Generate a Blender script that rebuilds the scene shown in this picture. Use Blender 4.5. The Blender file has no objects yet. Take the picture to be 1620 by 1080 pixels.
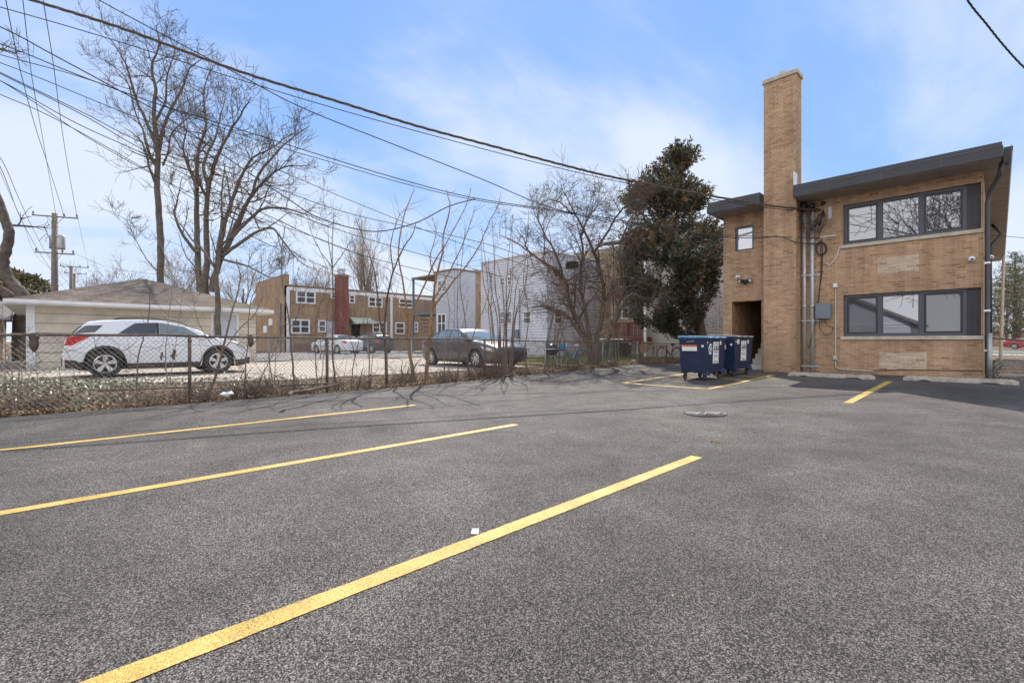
import bpy, math, random
from mathutils import Vector as V, noise as NZ
R = math.radians
sc = bpy.context.scene
col = sc.collection
# ------------------------------------------------------------------ camera
HC = 1.15; FPX = 750.0; YAW = R(45.75); YH = 540.5
cam = bpy.data.objects.new('camera', bpy.data.cameras.new('camera')); col.objects.link(cam)
cam.location = (0, 0, HC); cam.rotation_euler = (R(90), 0, YAW)
cam.data.sensor_width = 36; cam.data.lens = 36 * FPX / 1620; cam.data.clip_end = 3000; cam.data.clip_start = .05
sc.camera = cam
# ------------------------------------------------------------------ light
SUN = V((-3.9, 4.1, 6.0)).normalized()          # towards the sun
sun = bpy.data.objects.new('sun', bpy.data.lights.new('sun', 'SUN')); col.objects.link(sun)
sun.data.energy = 3.6; sun.data.angle = R(.5); sun.data.color = (1, .93, .83)
sun.rotation_euler = SUN.to_track_quat('Z', 'Y').to_euler()
sc.view_settings.view_transform = 'Standard'; sc.view_settings.look = 'None'; sc.view_settings.gamma = 1
sc.view_settings.exposure = 1.0
w = bpy.data.worlds.new('World'); sc.world = w; w.use_nodes = True
nt = w.node_tree; N = nt.nodes; L = nt.links; N.clear()
def nn(t, **k):
    n = N.new(t)
    for a, b in k.items(): setattr(n, a, b)
    return n
out = nn('ShaderNodeOutputWorld'); bg = nn('ShaderNodeBackground'); bg.inputs[1].default_value = .1
sky = nn('ShaderNodeTexSky', sky_type='NISHITA'); sky.sun_disc = False
sky.sun_elevation = math.asin(SUN.z); sky.sun_rotation = math.atan2(SUN.x, SUN.y)
sky.dust_density = .3; sky.air_density = 1.0; sky.ozone_density = 2.0
hsv = nn('ShaderNodeHueSaturation'); hsv.inputs['Saturation'].default_value = 1.0; hsv.inputs['Value'].default_value = 1.0
L.new(sky.outputs[0], hsv.inputs['Color'])
tc = nn('ShaderNodeTexCoord'); sep = nn('ShaderNodeSeparateXYZ'); L.new(tc.outputs['Generated'], sep.inputs[0])
def mth(op, a, b=None, c=None, cl=False):
    n = nn('ShaderNodeMath', operation=op); n.use_clamp = cl
    for i, x in enumerate((a, b, c)):
        if x is None: continue
        if hasattr(x, 'is_output'): L.new(x, n.inputs[i])
        else: n.inputs[i].default_value = x
    return n.outputs[0]
zz = mth('MAXIMUM', sep.outputs[2], .0)
den = mth('ADD', zz, .28)
cx = mth('DIVIDE', sep.outputs[0], den); cy = mth('DIVIDE', sep.outputs[1], den)
cmb = nn('ShaderNodeCombineXYZ'); L.new(cx, cmb.inputs[0]); L.new(cy, cmb.inputs[1])
mp = nn('ShaderNodeMapping'); mp.inputs['Rotation'].default_value = (0, 0, R(20)); mp.inputs['Scale'].default_value = (1.0, .55, 1); mp.inputs['Location'].default_value = (3.1, .7, 0)
L.new(cmb.outputs[0], mp.inputs[0])
n1 = nn('ShaderNodeTexNoise'); n1.inputs['Scale'].default_value = 1.15; n1.inputs['Detail'].default_value = 10; n1.inputs['Roughness'].default_value = .56; n1.inputs['Distortion'].default_value = .35
L.new(mp.outputs[0], n1.inputs['Vector'])
low = mth('MULTIPLY', mth('SUBTRACT', .62, zz), .2)         # more cloud towards the horizon
south = mth('ADD', mth('MULTIPLY', sep.outputs[0], .55), mth('MULTIPLY', sep.outputs[1], -.83))
fill_cloud = mth('MAXIMUM', mth('ADD', south, .15), 0)              # unseen bright southern cloud, added to fill the shaded facade
cm = mth('ADD', mth('ADD', n1.outputs[0], low), mth('MULTIPLY', fill_cloud, .30))
cr = nn('ShaderNodeValToRGB'); cr.color_ramp.elements[0].position = .41; cr.color_ramp.elements[0].color = (0, 0, 0, 1)
cr.color_ramp.elements[1].position = .66; cr.color_ramp.elements[1].color = (.85, .85, .85, 1); cr.color_ramp.interpolation = 'EASE'
L.new(cm, cr.inputs[0])
# blue gradient that lies under the clouds
gr = nn('ShaderNodeValToRGB'); e = gr.color_ramp.elements
e[0].position = 0; e[0].color = (3.0, 3.85, 5.1, 1); e[1].position = .6; e[1].color = (1.3, 2.4, 5.0, 1)
m = e.new(.2); m.color = (1.75, 2.95, 5.1, 1)
L.new(zz, gr.inputs[0])
mixg = nn('ShaderNodeMix', data_type='RGBA'); mixg.inputs[0].default_value = .9
L.new(hsv.outputs[0], mixg.inputs[6]); L.new(gr.outputs[0], mixg.inputs[7])
mixc = nn('ShaderNodeMix', data_type='RGBA'); mixc.inputs[7].default_value = (4.3, 4.65, 5.15, 1)
bk = nn('ShaderNodeMix', data_type='RGBA'); bk.inputs[6].default_value = (4.3, 4.65, 5.15, 1); bk.inputs[7].default_value = (9.5, 9.3, 9.2, 1)
L.new(mth('MULTIPLY', fill_cloud, 1.0, cl=True), bk.inputs[0]); L.new(bk.outputs[2], mixc.inputs[7])
L.new(cr.outputs[0], mixc.inputs[0]); L.new(mixg.outputs[2], mixc.inputs[6])
L.new(mixc.outputs[2], bg.inputs[0]); L.new(bg.outputs[0], out.inputs[0])

# ------------------------------------------------------------------ measuring: a ray of the survey photo met with a known plane
SF, CF = math.sin(YAW), math.cos(YAW)
def at(px, py, X=None, Y=None, Z=None, z=None):
    d = (px - 810) / FPX
    if X is not None: Z = X / (-SF + CF * d)
    elif Y is not None: Z = Y / (CF + SF * d)
    elif z is not None: Z = FPX * (HC - z) / (py - YH)
    x = d * Z
    return V((-SF * Z + CF * x, CF * Z + SF * x, HC + (YH - py) / FPX * Z))
def sm(a, b, x):
    t = max(0, min(1, (x - a) / (b - a))); return t * t * (3 - 2 * t)
def gh(x, y):
    b = .02 * max(0, min(y - 7, 10)); k = sm(-10.9, -11.9, x); return b * (1 - k) + .2 * k
def onground(px, py):
    z = .1
    for _ in range(40):
        p = at(px, py, z=z); z = .6 * z + .4 * gh(p.x, p.y)
    return V((p.x, p.y, gh(p.x, p.y)))

# ------------------------------------------------------------------ mesh builder
def wl(o):
    p = V((0, 0, 0))
    while o: p += o.location; o = o.parent
    return p
class MB:
    def __init__(s): s.v = []; s.f = []; s.m = []; s.mi = 0; s.T = None
    def add(s, vs, fs):
        b = len(s.v)
        if s.T: vs = [s.T @ V(p) for p in vs]
        s.v += [tuple(p) for p in vs]; s.f += [tuple(b + i for i in f) for f in fs]; s.m += [s.mi] * len(fs); return s
    def box(s, x0, x1, y0, y1, z0, z1):
        x0, x1 = min(x0, x1), max(x0, x1); y0, y1 = min(y0, y1), max(y0, y1); z0, z1 = min(z0, z1), max(z0, z1)
        return s.add([(x, y, z) for x in (x0, x1) for y in (y0, y1) for z in (z0, z1)],
                     [(0, 1, 3, 2), (4, 6, 7, 5), (0, 4, 5, 1), (2, 3, 7, 6), (0, 2, 6, 4), (1, 5, 7, 3)])
    def lbox(s, F, u0, u1, d0, d1, z0, z1):
        O, U, Nn = F; P = []
        for u in (u0, u1):
            for d in (d0, d1):
                for z in (z0, z1): P.append(O + U * u + Nn * d + V((0, 0, z)))
        return s.add(P, [(0, 1, 3, 2), (4, 6, 7, 5), (0, 4, 5, 1), (2, 3, 7, 6), (0, 2, 6, 4), (1, 5, 7, 3)])
    def tube(s, pts, rad, n=6, caps=True):
        pts = [V(p) for p in pts]
        if not hasattr(rad, '__len__'): rad = [rad] * len(pts)
        vs = []; pu = None
        for i, p in enumerate(pts):
            d = (pts[min(i + 1, len(pts) - 1)] - pts[max(i - 1, 0)])
            if d.length < 1e-9: d = V((0, 0, 1))
            d.normalize()
            if pu is None: pu = d.orthogonal().normalized()
            u = (pu - d * pu.dot(d))
            if u.length < 1e-6: u = d.orthogonal()
            u.normalize(); pu = u; q = d.cross(u)
            for k in range(n):
                a = 2 * math.pi * k / n; vs.append(p + (u * math.cos(a) + q * math.sin(a)) * rad[i])
        fs = []
        for i in range(len(pts) - 1):
            for k in range(n): fs.append((i * n + k, i * n + (k + 1) % n, (i + 1) * n + (k + 1) % n, (i + 1) * n + k))
        if caps: fs.append(tuple(range(n))[::-1]); fs.append(tuple((len(pts) - 1) * n + k for k in range(n)))
        return s.add(vs, fs)
    def lathe(s, prof, O, A, n=24):
        O = V(O); A = V(A).normalized(); u = A.orthogonal().normalized(); q = A.cross(u); vs = []
        for r, h in prof:
            for k in range(n):
                a = 2 * math.pi * k / n; vs.append(O + A * h + (u * math.cos(a) + q * math.sin(a)) * max(r, 1e-4))
        fs = [(i * n + k, i * n + (k + 1) % n, (i + 1) * n + (k + 1) % n, (i + 1) * n + k) for i in range(len(prof) - 1) for k in range(n)]
        return s.add(vs, fs)
    def ell(s, c, r, nu=12, nv=8):
        vs = [(c[0] + r[0] * math.sin(math.pi * j / nv) * math.cos(2 * math.pi * i / nu), c[1] + r[1] * math.sin(math.pi * j / nv) * math.sin(2 * math.pi * i / nu), c[2] + r[2] * math.cos(math.pi * j / nv)) for j in range(nv + 1) for i in range(nu)]
        return s.add(vs, [(j * nu + i, j * nu + (i + 1) % nu, (j + 1) * nu + (i + 1) % nu, (j + 1) * nu + i) for j in range(nv) for i in range(nu)])
    def prism(s, poly, F, d0, d1):          # poly of (u,z) in frame F, from depth d0 to d1
        O, U, Nn = F; n = len(poly)
        vs = [O + U * u + Nn * d + V((0, 0, z)) for d in (d0, d1) for u, z in poly]
        return s.add(vs, [tuple(range(n))[::-1], tuple(range(n, 2 * n))] + [(i, (i + 1) % n, n + (i + 1) % n, n + i) for i in range(n)])
    def build(s, name, mats, parent=None, smooth=False, loc=None, bevel=0, **tags):
        if not isinstance(mats, (list, tuple)): mats = [mats]
        me = bpy.data.meshes.new(name); o = bpy.data.objects.new(name, me); col.objects.link(o)
        off = wl(parent) if parent else V((0, 0, 0))
        if loc is not None: o.location = V(loc) - off; off = V(loc)
        o.parent = parent
        me.from_pydata([(a - off.x, b - off.y, c - off.z) for a, b, c in s.v], [], s.f)
        for mm in mats: me.materials.append(mm)
        me.polygons.foreach_set('material_index', s.m)
        if smooth: me.polygons.foreach_set('use_smooth', [True] * len(s.f))
        me.update()
        if bevel:
            b = o.modifiers.new('bevel', 'BEVEL'); b.width = bevel; b.segments = 2; b.limit_method = 'ANGLE'
        tag(o, **tags); return o
def tag(o, label=None, cat=None, group=None, kind=None):
    if label: o['label'] = label
    if cat: o['category'] = cat
    if group: o['group'] = group
    if kind: o['kind'] = kind
    return o
def thing(name, label, cat, loc=(0, 0, 0), group=None):
    o = bpy.data.objects.new(name, None); col.objects.link(o); o.location = loc; o.empty_display_size = .2
    return tag(o, label, cat, group)
def kids(o): return [c for c in bpy.data.objects if c.parent == o]
def copy_tree(o, parent=None):
    c = o.copy(); col.objects.link(c); c.parent = parent
    for k in kids(o): copy_tree(k, c)
    return c
EX, EY, EZ = V((1, 0, 0)), V((0, 1, 0)), V((0, 0, 1))
def FS(Y): return (V((0, Y, 0)), EX, -EY)     # wall facing south (-Y), u = X
def FE(X): return (V((X, 0, 0)), EY, EX)      # wall facing east (+X), u = Y

# ------------------------------------------------------------------ materials
class NT:
    def __init__(s, name):
        s.m = bpy.data.materials.new(name); s.m.use_nodes = True; s.t = s.m.node_tree; s.b = s.t.nodes['Principled BSDF']
    def n(s, t, **k):
        n = s.t.nodes.new(t)
        for a, b in k.items(): setattr(n, a, b)
        return n
    def l(s, a, b): s.t.links.new(a, b)
    def coord(s, kind='Object'):
        return s.n('ShaderNodeTexCoord').outputs[kind]
    def noise(s, vec, scale, detail=3, rough=.55, dist=0):
        n = s.n('ShaderNodeTexNoise'); n.inputs['Scale'].default_value = scale; n.inputs['Detail'].default_value = detail
        n.inputs['Roughness'].default_value = rough; n.inputs['Distortion'].default_value = dist
        if vec: s.l(vec, n.inputs['Vector'])
        return n.outputs[0]
    def ramp(s, fac, stops, interp='LINEAR'):
        r = s.n('ShaderNodeValToRGB'); r.color_ramp.interpolation = interp; e = r.color_ramp.elements
        while len(e) < len(stops): e.new(.5)
        for i, (p, c) in enumerate(stops):
            e[i].position = p; e[i].color = (*c, 1) if hasattr(c, '__len__') else (c, c, c, 1)
        s.l(fac, r.inputs[0]); return r.outputs[0]
    def mix(s, fac, a, b, mode='MIX'):
        m = s.n('ShaderNodeMix', data_type='RGBA', blend_type=mode)
        for i, x in ((0, fac), (6, a), (7, b)):
            if hasattr(x, 'is_output'): s.l(x, m.inputs[i])
            elif i == 0: m.inputs[0].default_value = x
            else: m.inputs[i].default_value = (*x, 1)
        return m.outputs[2]
    def math(s, op, a, b=0, cl=False):
        m = s.n('ShaderNodeMath', operation=op); m.use_clamp = cl
        for i, x in enumerate((a, b)):
            if hasattr(x, 'is_output'): s.l(x, m.inputs[i])
            else: m.inputs[i].default_value = x
        return m.outputs[0]
    def bump(s, h, dist=.01, strength=.5):
        b = s.n('ShaderNodeBump'); b.inputs['Distance'].default_value = dist; b.inputs['Strength'].default_value = strength
        s.l(h, b.inputs['Height']); s.l(b.outputs[0], s.b.inputs['Normal']); return b
    def wallvec(s):
        t = s.n('ShaderNodeTexCoord'); sn = s.n('ShaderNodeSeparateXYZ'); s.l(t.outputs['Normal'], sn.inputs[0])
        sp = s.n('ShaderNodeSeparateXYZ'); s.l(t.outputs['Object'], sp.inputs[0])
        k = s.math('GREATER_THAN', s.math('ABSOLUTE', sn.outputs[0]), .6)
        mx = s.n('ShaderNodeMix', data_type='FLOAT'); s.l(k, mx.inputs[0]); s.l(sp.outputs[0], mx.inputs[2]); s.l(sp.outputs[1], mx.inputs[3])
        c = s.n('ShaderNodeCombineXYZ'); s.l(mx.outputs[0], c.inputs[0]); s.l(sp.outputs[2], c.inputs[1]); return c.outputs[0]
    def set(s, col=None, rough=None, metal=None, spec=None):
        for k, x in (('Base Color', col), ('Roughness', rough), ('Metallic', metal), ('Specular IOR Level', spec)):
            if x is None: continue
            if hasattr(x, 'is_output'): s.l(x, s.b.inputs[k])
            elif k == 'Base Color': s.b.inputs[k].default_value = (*x, 1)
            else: s.b.inputs[k].default_value = x
        return s.m
def plain(name, c, rough=.6, metal=0, var=.18, scale=3., spec=.5, bumpd=0):
    t = NT(name); v = t.coord(); f = t.noise(v, scale, 5)
    c2 = tuple(x * (1 - var) for x in c); c3 = tuple(min(1, x * (1 + var)) for x in c)
    t.set(t.ramp(f, [(.3, c2), (.7, c3)]), rough, metal, spec)
    if bumpd: t.bump(t.noise(v, scale * 12, 4), bumpd, .6)
    return t.m
def brick(name, cols, mortar, bw=.203, rh=.068, ms=.009, dirt=.3):
    t = NT(name); wv = t.wallvec(); b = t.n('ShaderNodeTexBrick'); t.l(wv, b.inputs['Vector'])
    for k, x in (('Scale', 1), ('Mortar Size', ms), ('Mortar Smooth', .2), ('Bias', 0), ('Brick Width', bw), ('Row Height', rh)): b.inputs[k].default_value = x
    b.inputs['Color1'].default_value = (0, 0, 0, 1); b.inputs['Color2'].default_value = (1, 1, 1, 1); b.inputs['Mortar'].default_value = (.5, .5, .5, 1)
    bc = t.ramp(b.outputs['Color'], [(0, cols[0]), (.18, cols[1]), (.55, cols[2]), (.9, cols[3]), (1, cols[4])])
    st = t.noise(t.coord(), .7, 6, .6); st2 = t.noise(wv, 9, 3)
    bc = t.mix(.2, bc, t.ramp(st2, [(.3, .35), (.7, .9)]), 'OVERLAY')
    c = t.mix(b.outputs['Fac'], bc, mortar)
    c = t.mix(dirt, c, t.ramp(st, [(.3, .3), (.68, 1.)]), 'MULTIPLY')
    mp_ = t.n('ShaderNodeMapping'); mp_.inputs['Scale'].default_value = (2.2, 2.2, .22); t.l(t.coord(), mp_.inputs[0])
    c = t.mix(dirt * 1.2, c, t.ramp(t.noise(mp_.outputs[0], 1.6, 6, .65), [(.38, .45), (.56, 1.05)]), 'MULTIPLY')
    t.set(c, .88, 0, .25)
    t.bump(t.math('SUBTRACT', 1, b.outputs['Fac']), .006, .7); return t.m
M = {}
M['brick'] = brick('tan_brick', [(.32, .185, .10), (.41, .245, .14), (.475, .293, .172), (.50, .315, .19), (.55, .37, .235)], (.50, .385, .275))
M['brick_patch'] = brick('patch_brick', [(.28, .18, .12), (.45, .31, .2), (.54, .39, .27), (.62, .48, .36), (.43, .3, .22)], (.56, .5, .43), dirt=.1)
M['brick_far'] = brick('far_brick', [(.25, .155, .09), (.35, .225, .135), (.41, .27, .165), (.44, .295, .185), (.48, .345, .23)], (.4, .31, .23))
M['brick_red'] = brick('red_brick', [(.14, .04, .03), (.2, .055, .045), (.25, .07, .055), (.28, .08, .06), (.3, .1, .08)], (.3, .2, .17))
M['brick_tan2'] = brick('worn_brick', [(.22, .15, .1), (.33, .24, .16), (.4, .3, .21), (.45, .35, .25), (.5, .4, .3)], (.45, .4, .33))
M['brick_white'] = brick('painted_brick', [(.4, .38, .35), (.6, .58, .55), (.7, .69, .66), (.74, .73, .7), (.78, .77, .74)], (.22, .2, .18), bw=.3, rh=.1, ms=.014)
M['fascia'] = plain('charcoal_metal', (.045, .047, .055), .45, .2, .1)
M['fascia_top'] = plain('grey_metal_cap', (.12, .115, .11), .5, .2, .1)
M['soffit'] = plain('soffit_paint', (.2, .18, .16), .7)
M['soffit2'] = plain('weathered_soffit', (.3, .26, .22), .7)
M['frame'] = plain('window_frame_grey', (.075, .082, .105), .4, .1, .08)
M['sash'] = plain('window_sash_black', (.03, .03, .034), .35, .1, .08)
M['panel'] = plain('dark_panel', (.035, .033, .04), .5, 0, .1)
M['stone'] = plain('limestone_sill', (.50, .44, .36), .85, 0, .18, 6, .3, .002)
M['white'] = plain('white_paint', (.78, .79, .8), .5, 0, .06)
M['whitetrim'] = plain('white_trim', (.74, .75, .76), .55, 0, .08)
M['galv'] = plain('galvanised_pipe', (.46, .47, .49), .45, .25, .15, 8)
M['boxgrey'] = plain('grey_enamel', (.16, .19, .23), .45, .2, .1)
M['black'] = plain('black_plastic', (.018, .018, .02), .45)
M['rubber'] = plain('rubber', (.025, .025, .026), .8)
M['cable'] = plain('black_cable', (.025, .022, .02), .6)
M['cablew'] = plain('weathered_cable', (.09, .06, .04), .7)
M['concrete'] = plain('concrete', (.5, .46, .41), .9, 0, .22, 2.2, .3, .004)
M['stop'] = plain('wheel_stop_concrete', (.36, .32, .27), .9, 0, .3, 9, .3, .006)
M['step'] = plain('concrete_step', (.42, .4, .37), .9, 0, .15, 5)
M['navy'] = plain('navy_steel', (.012, .024, .07), .42, .1, .2, 3)
M['lidblue'] = plain('light_blue_lid', (.08, .26, .42), .5, 0, .12)
M['lidgrey'] = plain('grey_lid', (.13, .13, .15), .5, 0, .12)
M['sticker'] = plain('white_sticker', (.75, .75, .76), .6, 0, .04)
M['orange'] = plain('orange_sticker', (.6, .17, .05), .6)
M['ink'] = plain('black_ink', (.02, .02, .03), .6)
M['greyink'] = plain('grey_ink', (.22, .22, .25), .6)
M['rail'] = plain('rusty_rail', (.15, .115, .09), .8, .2, .35, 14, .3, .003)
M['link'] = plain('chain_link_wire', (.19, .17, .15), .6, .35, .25, 6)
M['postg'] = plain('galvanised_post', (.36, .37, .37), .5, .5, .2, 6)
M['bark'] = plain('grey_bark', (.135, .112, .092), .9, 0, .35, 5, .2, .02)
M['barkd'] = plain('dark_bark', (.13, .10, .08), .9, 0, .35, 6, .2, .01)
M['barky'] = plain('tan_bark', (.26, .16, .09), .85, 0, .3, 9, .3, .004)
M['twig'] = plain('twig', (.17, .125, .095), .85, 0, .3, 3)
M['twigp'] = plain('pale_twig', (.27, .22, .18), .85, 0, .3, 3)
M['chrome'] = plain('bright_alloy', (.62, .63, .65), .28, .9, .05)
M['chromed'] = plain('dark_alloy', (.3, .3, .31), .35, .8, .05)
M['red_lamp'] = plain('red_lamp', (.5, .012, .015), .15, 0, .1, 8)
M['amber'] = plain('amber_lamp', (.6, .25, .08), .2)
M['lamp'] = plain('clear_lamp', (.55, .56, .58), .12, .4)
M['clad'] = plain('grey_cladding', (.045, .04, .038), .6, 0, .1)
M['garage'] = plain('cream_weathered_paint', (.60, .54, .45), .85, 0, .2, 1.3)
M['door'] = plain('pale_blue_door', (.55, .58, .66), .6, 0, .05)
M['siding1'] = plain('pale_grey_siding', (.47, .485, .52), .6, 0, .08, .8)
M['siding2'] = plain('white_siding', (.55, .56, .61), .6, 0, .08, .8)
M['siding3'] = plain('beige_siding', (.46, .42, .36), .7, 0, .1, .8)
M['redwood'] = plain('red_painted_wood', (.13, .03, .026), .7, 0, .25, 5)
M['wood'] = plain('weathered_wood', (.3, .24, .18), .85, 0, .3, 5)
M['woodd'] = plain('dark_pole_wood', (.17, .145, .125), .9, 0, .3, 5)
M['woodtan'] = plain('tan_wood', (.26, .15, .07), .75, 0, .2, 6)
M['awning'] = plain('pale_green_awning', (.5, .55, .42), .6)
M['green'] = plain('green_cart', (.03, .12, .07), .5)
M['bikeblue'] = plain('light_blue_paint', (.13, .33, .45), .4, .1, .1)
M['bikepurple'] = plain('purple_paint', (.2, .07, .17), .4, .1, .1)
M['shingle_far'] = plain('far_shingle', (.2, .18, .17), .9, 0, .2, 3)
M['parapet'] = plain('parapet_cap', (.26, .2, .15), .8)
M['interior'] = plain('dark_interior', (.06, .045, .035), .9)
M['bagwhite'] = plain('white_plastic', (.8, .8, .8), .4)
M['street'] = plain('street_asphalt', (.16, .155, .15), .9, 0, .15, .6)
M['iron'] = plain('cast_iron', (.03, .027, .025), .95, 0, .3, 20, .1)
M['ironl'] = plain('worn_iron', (.31, .29, .27), .7, .2, .3, 20)
M['joint_shade'] = plain('siding_joint_shade', (.12, .105, .09), .9)  # shade under the siding boards, put into a dark colour
M['straw'] = plain('dry_stalk', (.35, .26, .16), .9, 0, .3, 3)
def glass(name, tint=(.03, .035, .04), refl=.55, rough=.015):
    t = NT(name); g = t.n('ShaderNodeBsdfGlossy'); g.inputs['Roughness'].default_value = rough; g.inputs['Color'].default_value = (.88, .9, .95, 1)
    d = t.n('ShaderNodeBsdfDiffuse'); f = t.noise(t.coord(), 1.3, 2)
    t.l(t.ramp(f, [(.3, tuple(x * .7 for x in tint)), (.7, tuple(min(1, x * 1.3) for x in tint))]), d.inputs[0])
    lw = t.n('ShaderNodeLayerWeight'); lw.inputs[0].default_value = .45
    k = t.math('ADD', t.math('MULTIPLY', lw.outputs[1], .35), .06 + refl * .6, True)
    ms = t.n('ShaderNodeMixShader'); t.l(k, ms.inputs[0]); t.l(d.outputs[0], ms.inputs[1]); t.l(g.outputs[0], ms.inputs[2])
    t.l(ms.outputs[0], t.t.nodes['Material Output'].inputs[0])
    bb = t.n('ShaderNodeBump'); bb.inputs['Distance'].default_value = .004; bb.inputs['Strength'].default_value = .25; t.l(t.noise(t.coord(), 1.1, 1), bb.inputs['Height']); t.l(bb.outputs[0], g.inputs['Normal'])
    return t.m
M['glass'] = glass('window_glass', (.03, .032, .04), .42)
M['glass_screen'] = glass('window_glass_behind_screen', (.035, .037, .04), .13, .03)
M['glass_blind'] = glass('window_glass_over_blind', (.34, .35, .37), .55)
M['glass_far'] = glass('far_window_glass', (.05, .05, .055), .04, .05)
M['glass_dark'] = glass('dark_window_glass', (.03, .03, .035), .3)
M['carglass'] = glass('car_glass', (.012, .014, .016), .02)
M['carglassg'] = glass('car_glass_clear', (.12, .15, .13), .12)
def paint(name, c, metal=.3, rough=.3):
    t = NT(name); t.set(c, rough, metal, .5); t.b.inputs['Coat Weight'].default_value = .8; t.b.inputs['Coat Roughness'].default_value = .06
    f = t.noise(t.coord(), 2.5, 5); t.l(t.ramp(f, [(.3, rough + .1), (.7, rough - .06)]), t.b.inputs['Roughness']); return t.m
M['carwhite'] = paint('white_car_paint', (.72, .74, .78), 0)
M['cargrey'] = paint('graphite_car_paint', (.09, .085, .085), .5)
M['cardark'] = paint('dark_blue_grey_paint', (.05, .055, .07), .5)
M['carred'] = paint('red_car_paint', (.35, .02, .03), .2)
# asphalt with visible stones
t = NT('asphalt'); v = t.coord()
vo = t.n('ShaderNodeTexVoronoi'); vo.inputs['Scale'].default_value = 210; t.l(v, vo.inputs['Vector'])
vs_ = t.n('ShaderNodeSeparateColor'); t.l(vo.outputs['Color'], vs_.inputs[0])
f2 = t.noise(v, 420, 2, .8); f3 = t.noise(v, .42, 6, .62, .6); f4 = t.noise(v, 2.2, 4, .6, .5); f5 = t.noise(v, 14, 4, .6)
sp = t.math('ADD', t.math('MULTIPLY', vs_.outputs[0], .48), t.math('MULTIPLY', f2, .56))
c = t.ramp(sp, [(.29, (.011, .010, .009)), (.47, (.044, .039, .036)), (.60, (.118, .105, .096)), (.76, (.35, .32, .292))])
c = t.mix(.8, c, t.ramp(f3, [(.34, .52), (.5, .8), (.62, 1.12)]), 'MULTIPLY')
c = t.mix(.35, c, t.ramp(f4, [(.3, .55), (.7, 1.1)]), 'MULTIPLY')
c = t.mix(.2, c, t.ramp(f5, [(.3, .5), (.7, 1.1)]), 'MULTIPLY')
t.set(c, t.ramp(f4, [(.3, .85), (.7, .72)]), 0, .22)
t.bump(sp, .006, .8); M['asphalt'] = t.m
# yellow paint, worn so the stones show
t = NT('yellow_paint'); v = t.coord(); f = t.noise(v, 160, 3, .7); g = t.noise(v, 3, 4, .6)
k = t.math('ADD', f, t.math('MULTIPLY', g, .30))
c = t.ramp(k, [(.50, (.07, .055, .035)), (.56, (.38, .235, .04)), (.68, (.52, .34, .068)), (.84, (.72, .56, .26))])
t.set(c, .6, 0, .4); t.bump(f, .005, .8); M['yellow'] = t.m
# soil
t = NT('soil'); v = t.coord(); f = t.noise(v, .5, 5); g = t.noise(v, 25, 5, .7)
c = t.ramp(g, [(.3, (.07, .05, .035)), (.5, (.16, .12, .085)), (.7, (.30, .24, .18))])
c = t.mix(.4, c, t.ramp(f, [(.35, (.35, .4, .25)), (.6, (1, .95, .9))]), 'MULTIPLY'); t.set(c, .95, 0, .2); t.bump(g, .03, .8); M['soil'] = t.m
# concrete pad with joints
t = NT('pad_concrete'); v = t.coord(); f = t.noise(v, .8, 6, .65); g = t.noise(v, 60, 3, .7); h = t.noise(v, 4, 5, .7)
c = t.ramp(f, [(.3, (.31, .27, .225)), (.7, (.48, .425, .36))]); c = t.mix(.4, c, t.ramp(g, [(.3, .6), (.7, 1.1)]), 'MULTIPLY')
c = t.mix(.5, c, t.ramp(h, [(.35, .45), (.5, 1)]), 'MULTIPLY')
t.set(c, .9, 0, .3); t.bump(g, .006, .6); M['pad'] = t.m
t = NT('roof_shingle'); v = t.coord(); br = t.n('ShaderNodeTexBrick'); t.l(v, br.inputs['Vector'])
for k, x in (('Scale', 1), ('Mortar Size', .006), ('Brick Width', .33), ('Row Height', .14)): br.inputs[k].default_value = x
mpn = t.n('ShaderNodeMapping'); mpn.inputs['Rotation'].default_value = (0, 0, R(90)); t.l(v, mpn.inputs[0]); t.l(mpn.outputs[0], br.inputs['Vector'])
br.inputs['Color1'].default_value = (.115, .092, .076, 1); br.inputs['Color2'].default_value = (.185, .155, .13, 1); br.inputs['Mortar'].default_value = (.06, .05, .04, 1)
c = t.mix(.45, br.outputs[0], t.ramp(t.noise(v, 1.2, 5), [(.3, .5), (.7, 1.1)]), 'MULTIPLY'); t.set(c, .95, 0, .2); M['shingle'] = t.m
def leafmat(name, cs, sc_=2.2, rough=.7):
    t = NT(name); v = t.coord(); f = t.noise(v, sc_, 4, .65); g = t.noise(v, sc_ * 14, 2)
    k = t.math('ADD', t.math('MULTIPLY', f, .7), t.math('MULTIPLY', g, .3))
    t.set(t.ramp(k, [(.36, cs[0]), (.48, cs[1]), (.56, cs[2]), (.66, cs[3])]), rough, 0, .3); return t.m
M['needle'] = leafmat('juniper_needles', [(.04, .052, .038), (.075, .088, .06), (.115, .12, .08), (.17, .16, .11)], 1.1)
M['needle_tip'] = leafmat('juniper_brown_tips', [(.07, .06, .03), (.14, .10, .055), (.22, .145, .08), (.30, .20, .12)], 1.1)
M['needle2'] = leafmat('pine_needles', [(.06, .09, .05), (.12, .14, .08), (.2, .2, .12), (.26, .25, .16)], 1.)
M['hedge'] = leafmat('yew_foliage', [(.05, .055, .025), (.10, .095, .05), (.17, .15, .08), (.22, .18, .1)], 1.)
M['litter'] = leafmat('dead_leaves', [(.09, .05, .03), (.24, .14, .075), (.42, .31, .2), (.74, .65, .52)], 12)
M['ivy'] = leafmat('ivy_leaves', [(.035, .05, .02), (.11, .12, .06), (.42, .38, .28), (.75, .72, .62)], 13, .35)
M['grass'] = leafmat('grass', [(.06, .09, .02), (.13, .17, .04), (.22, .25, .07), (.33, .33, .12)], 3)
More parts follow.
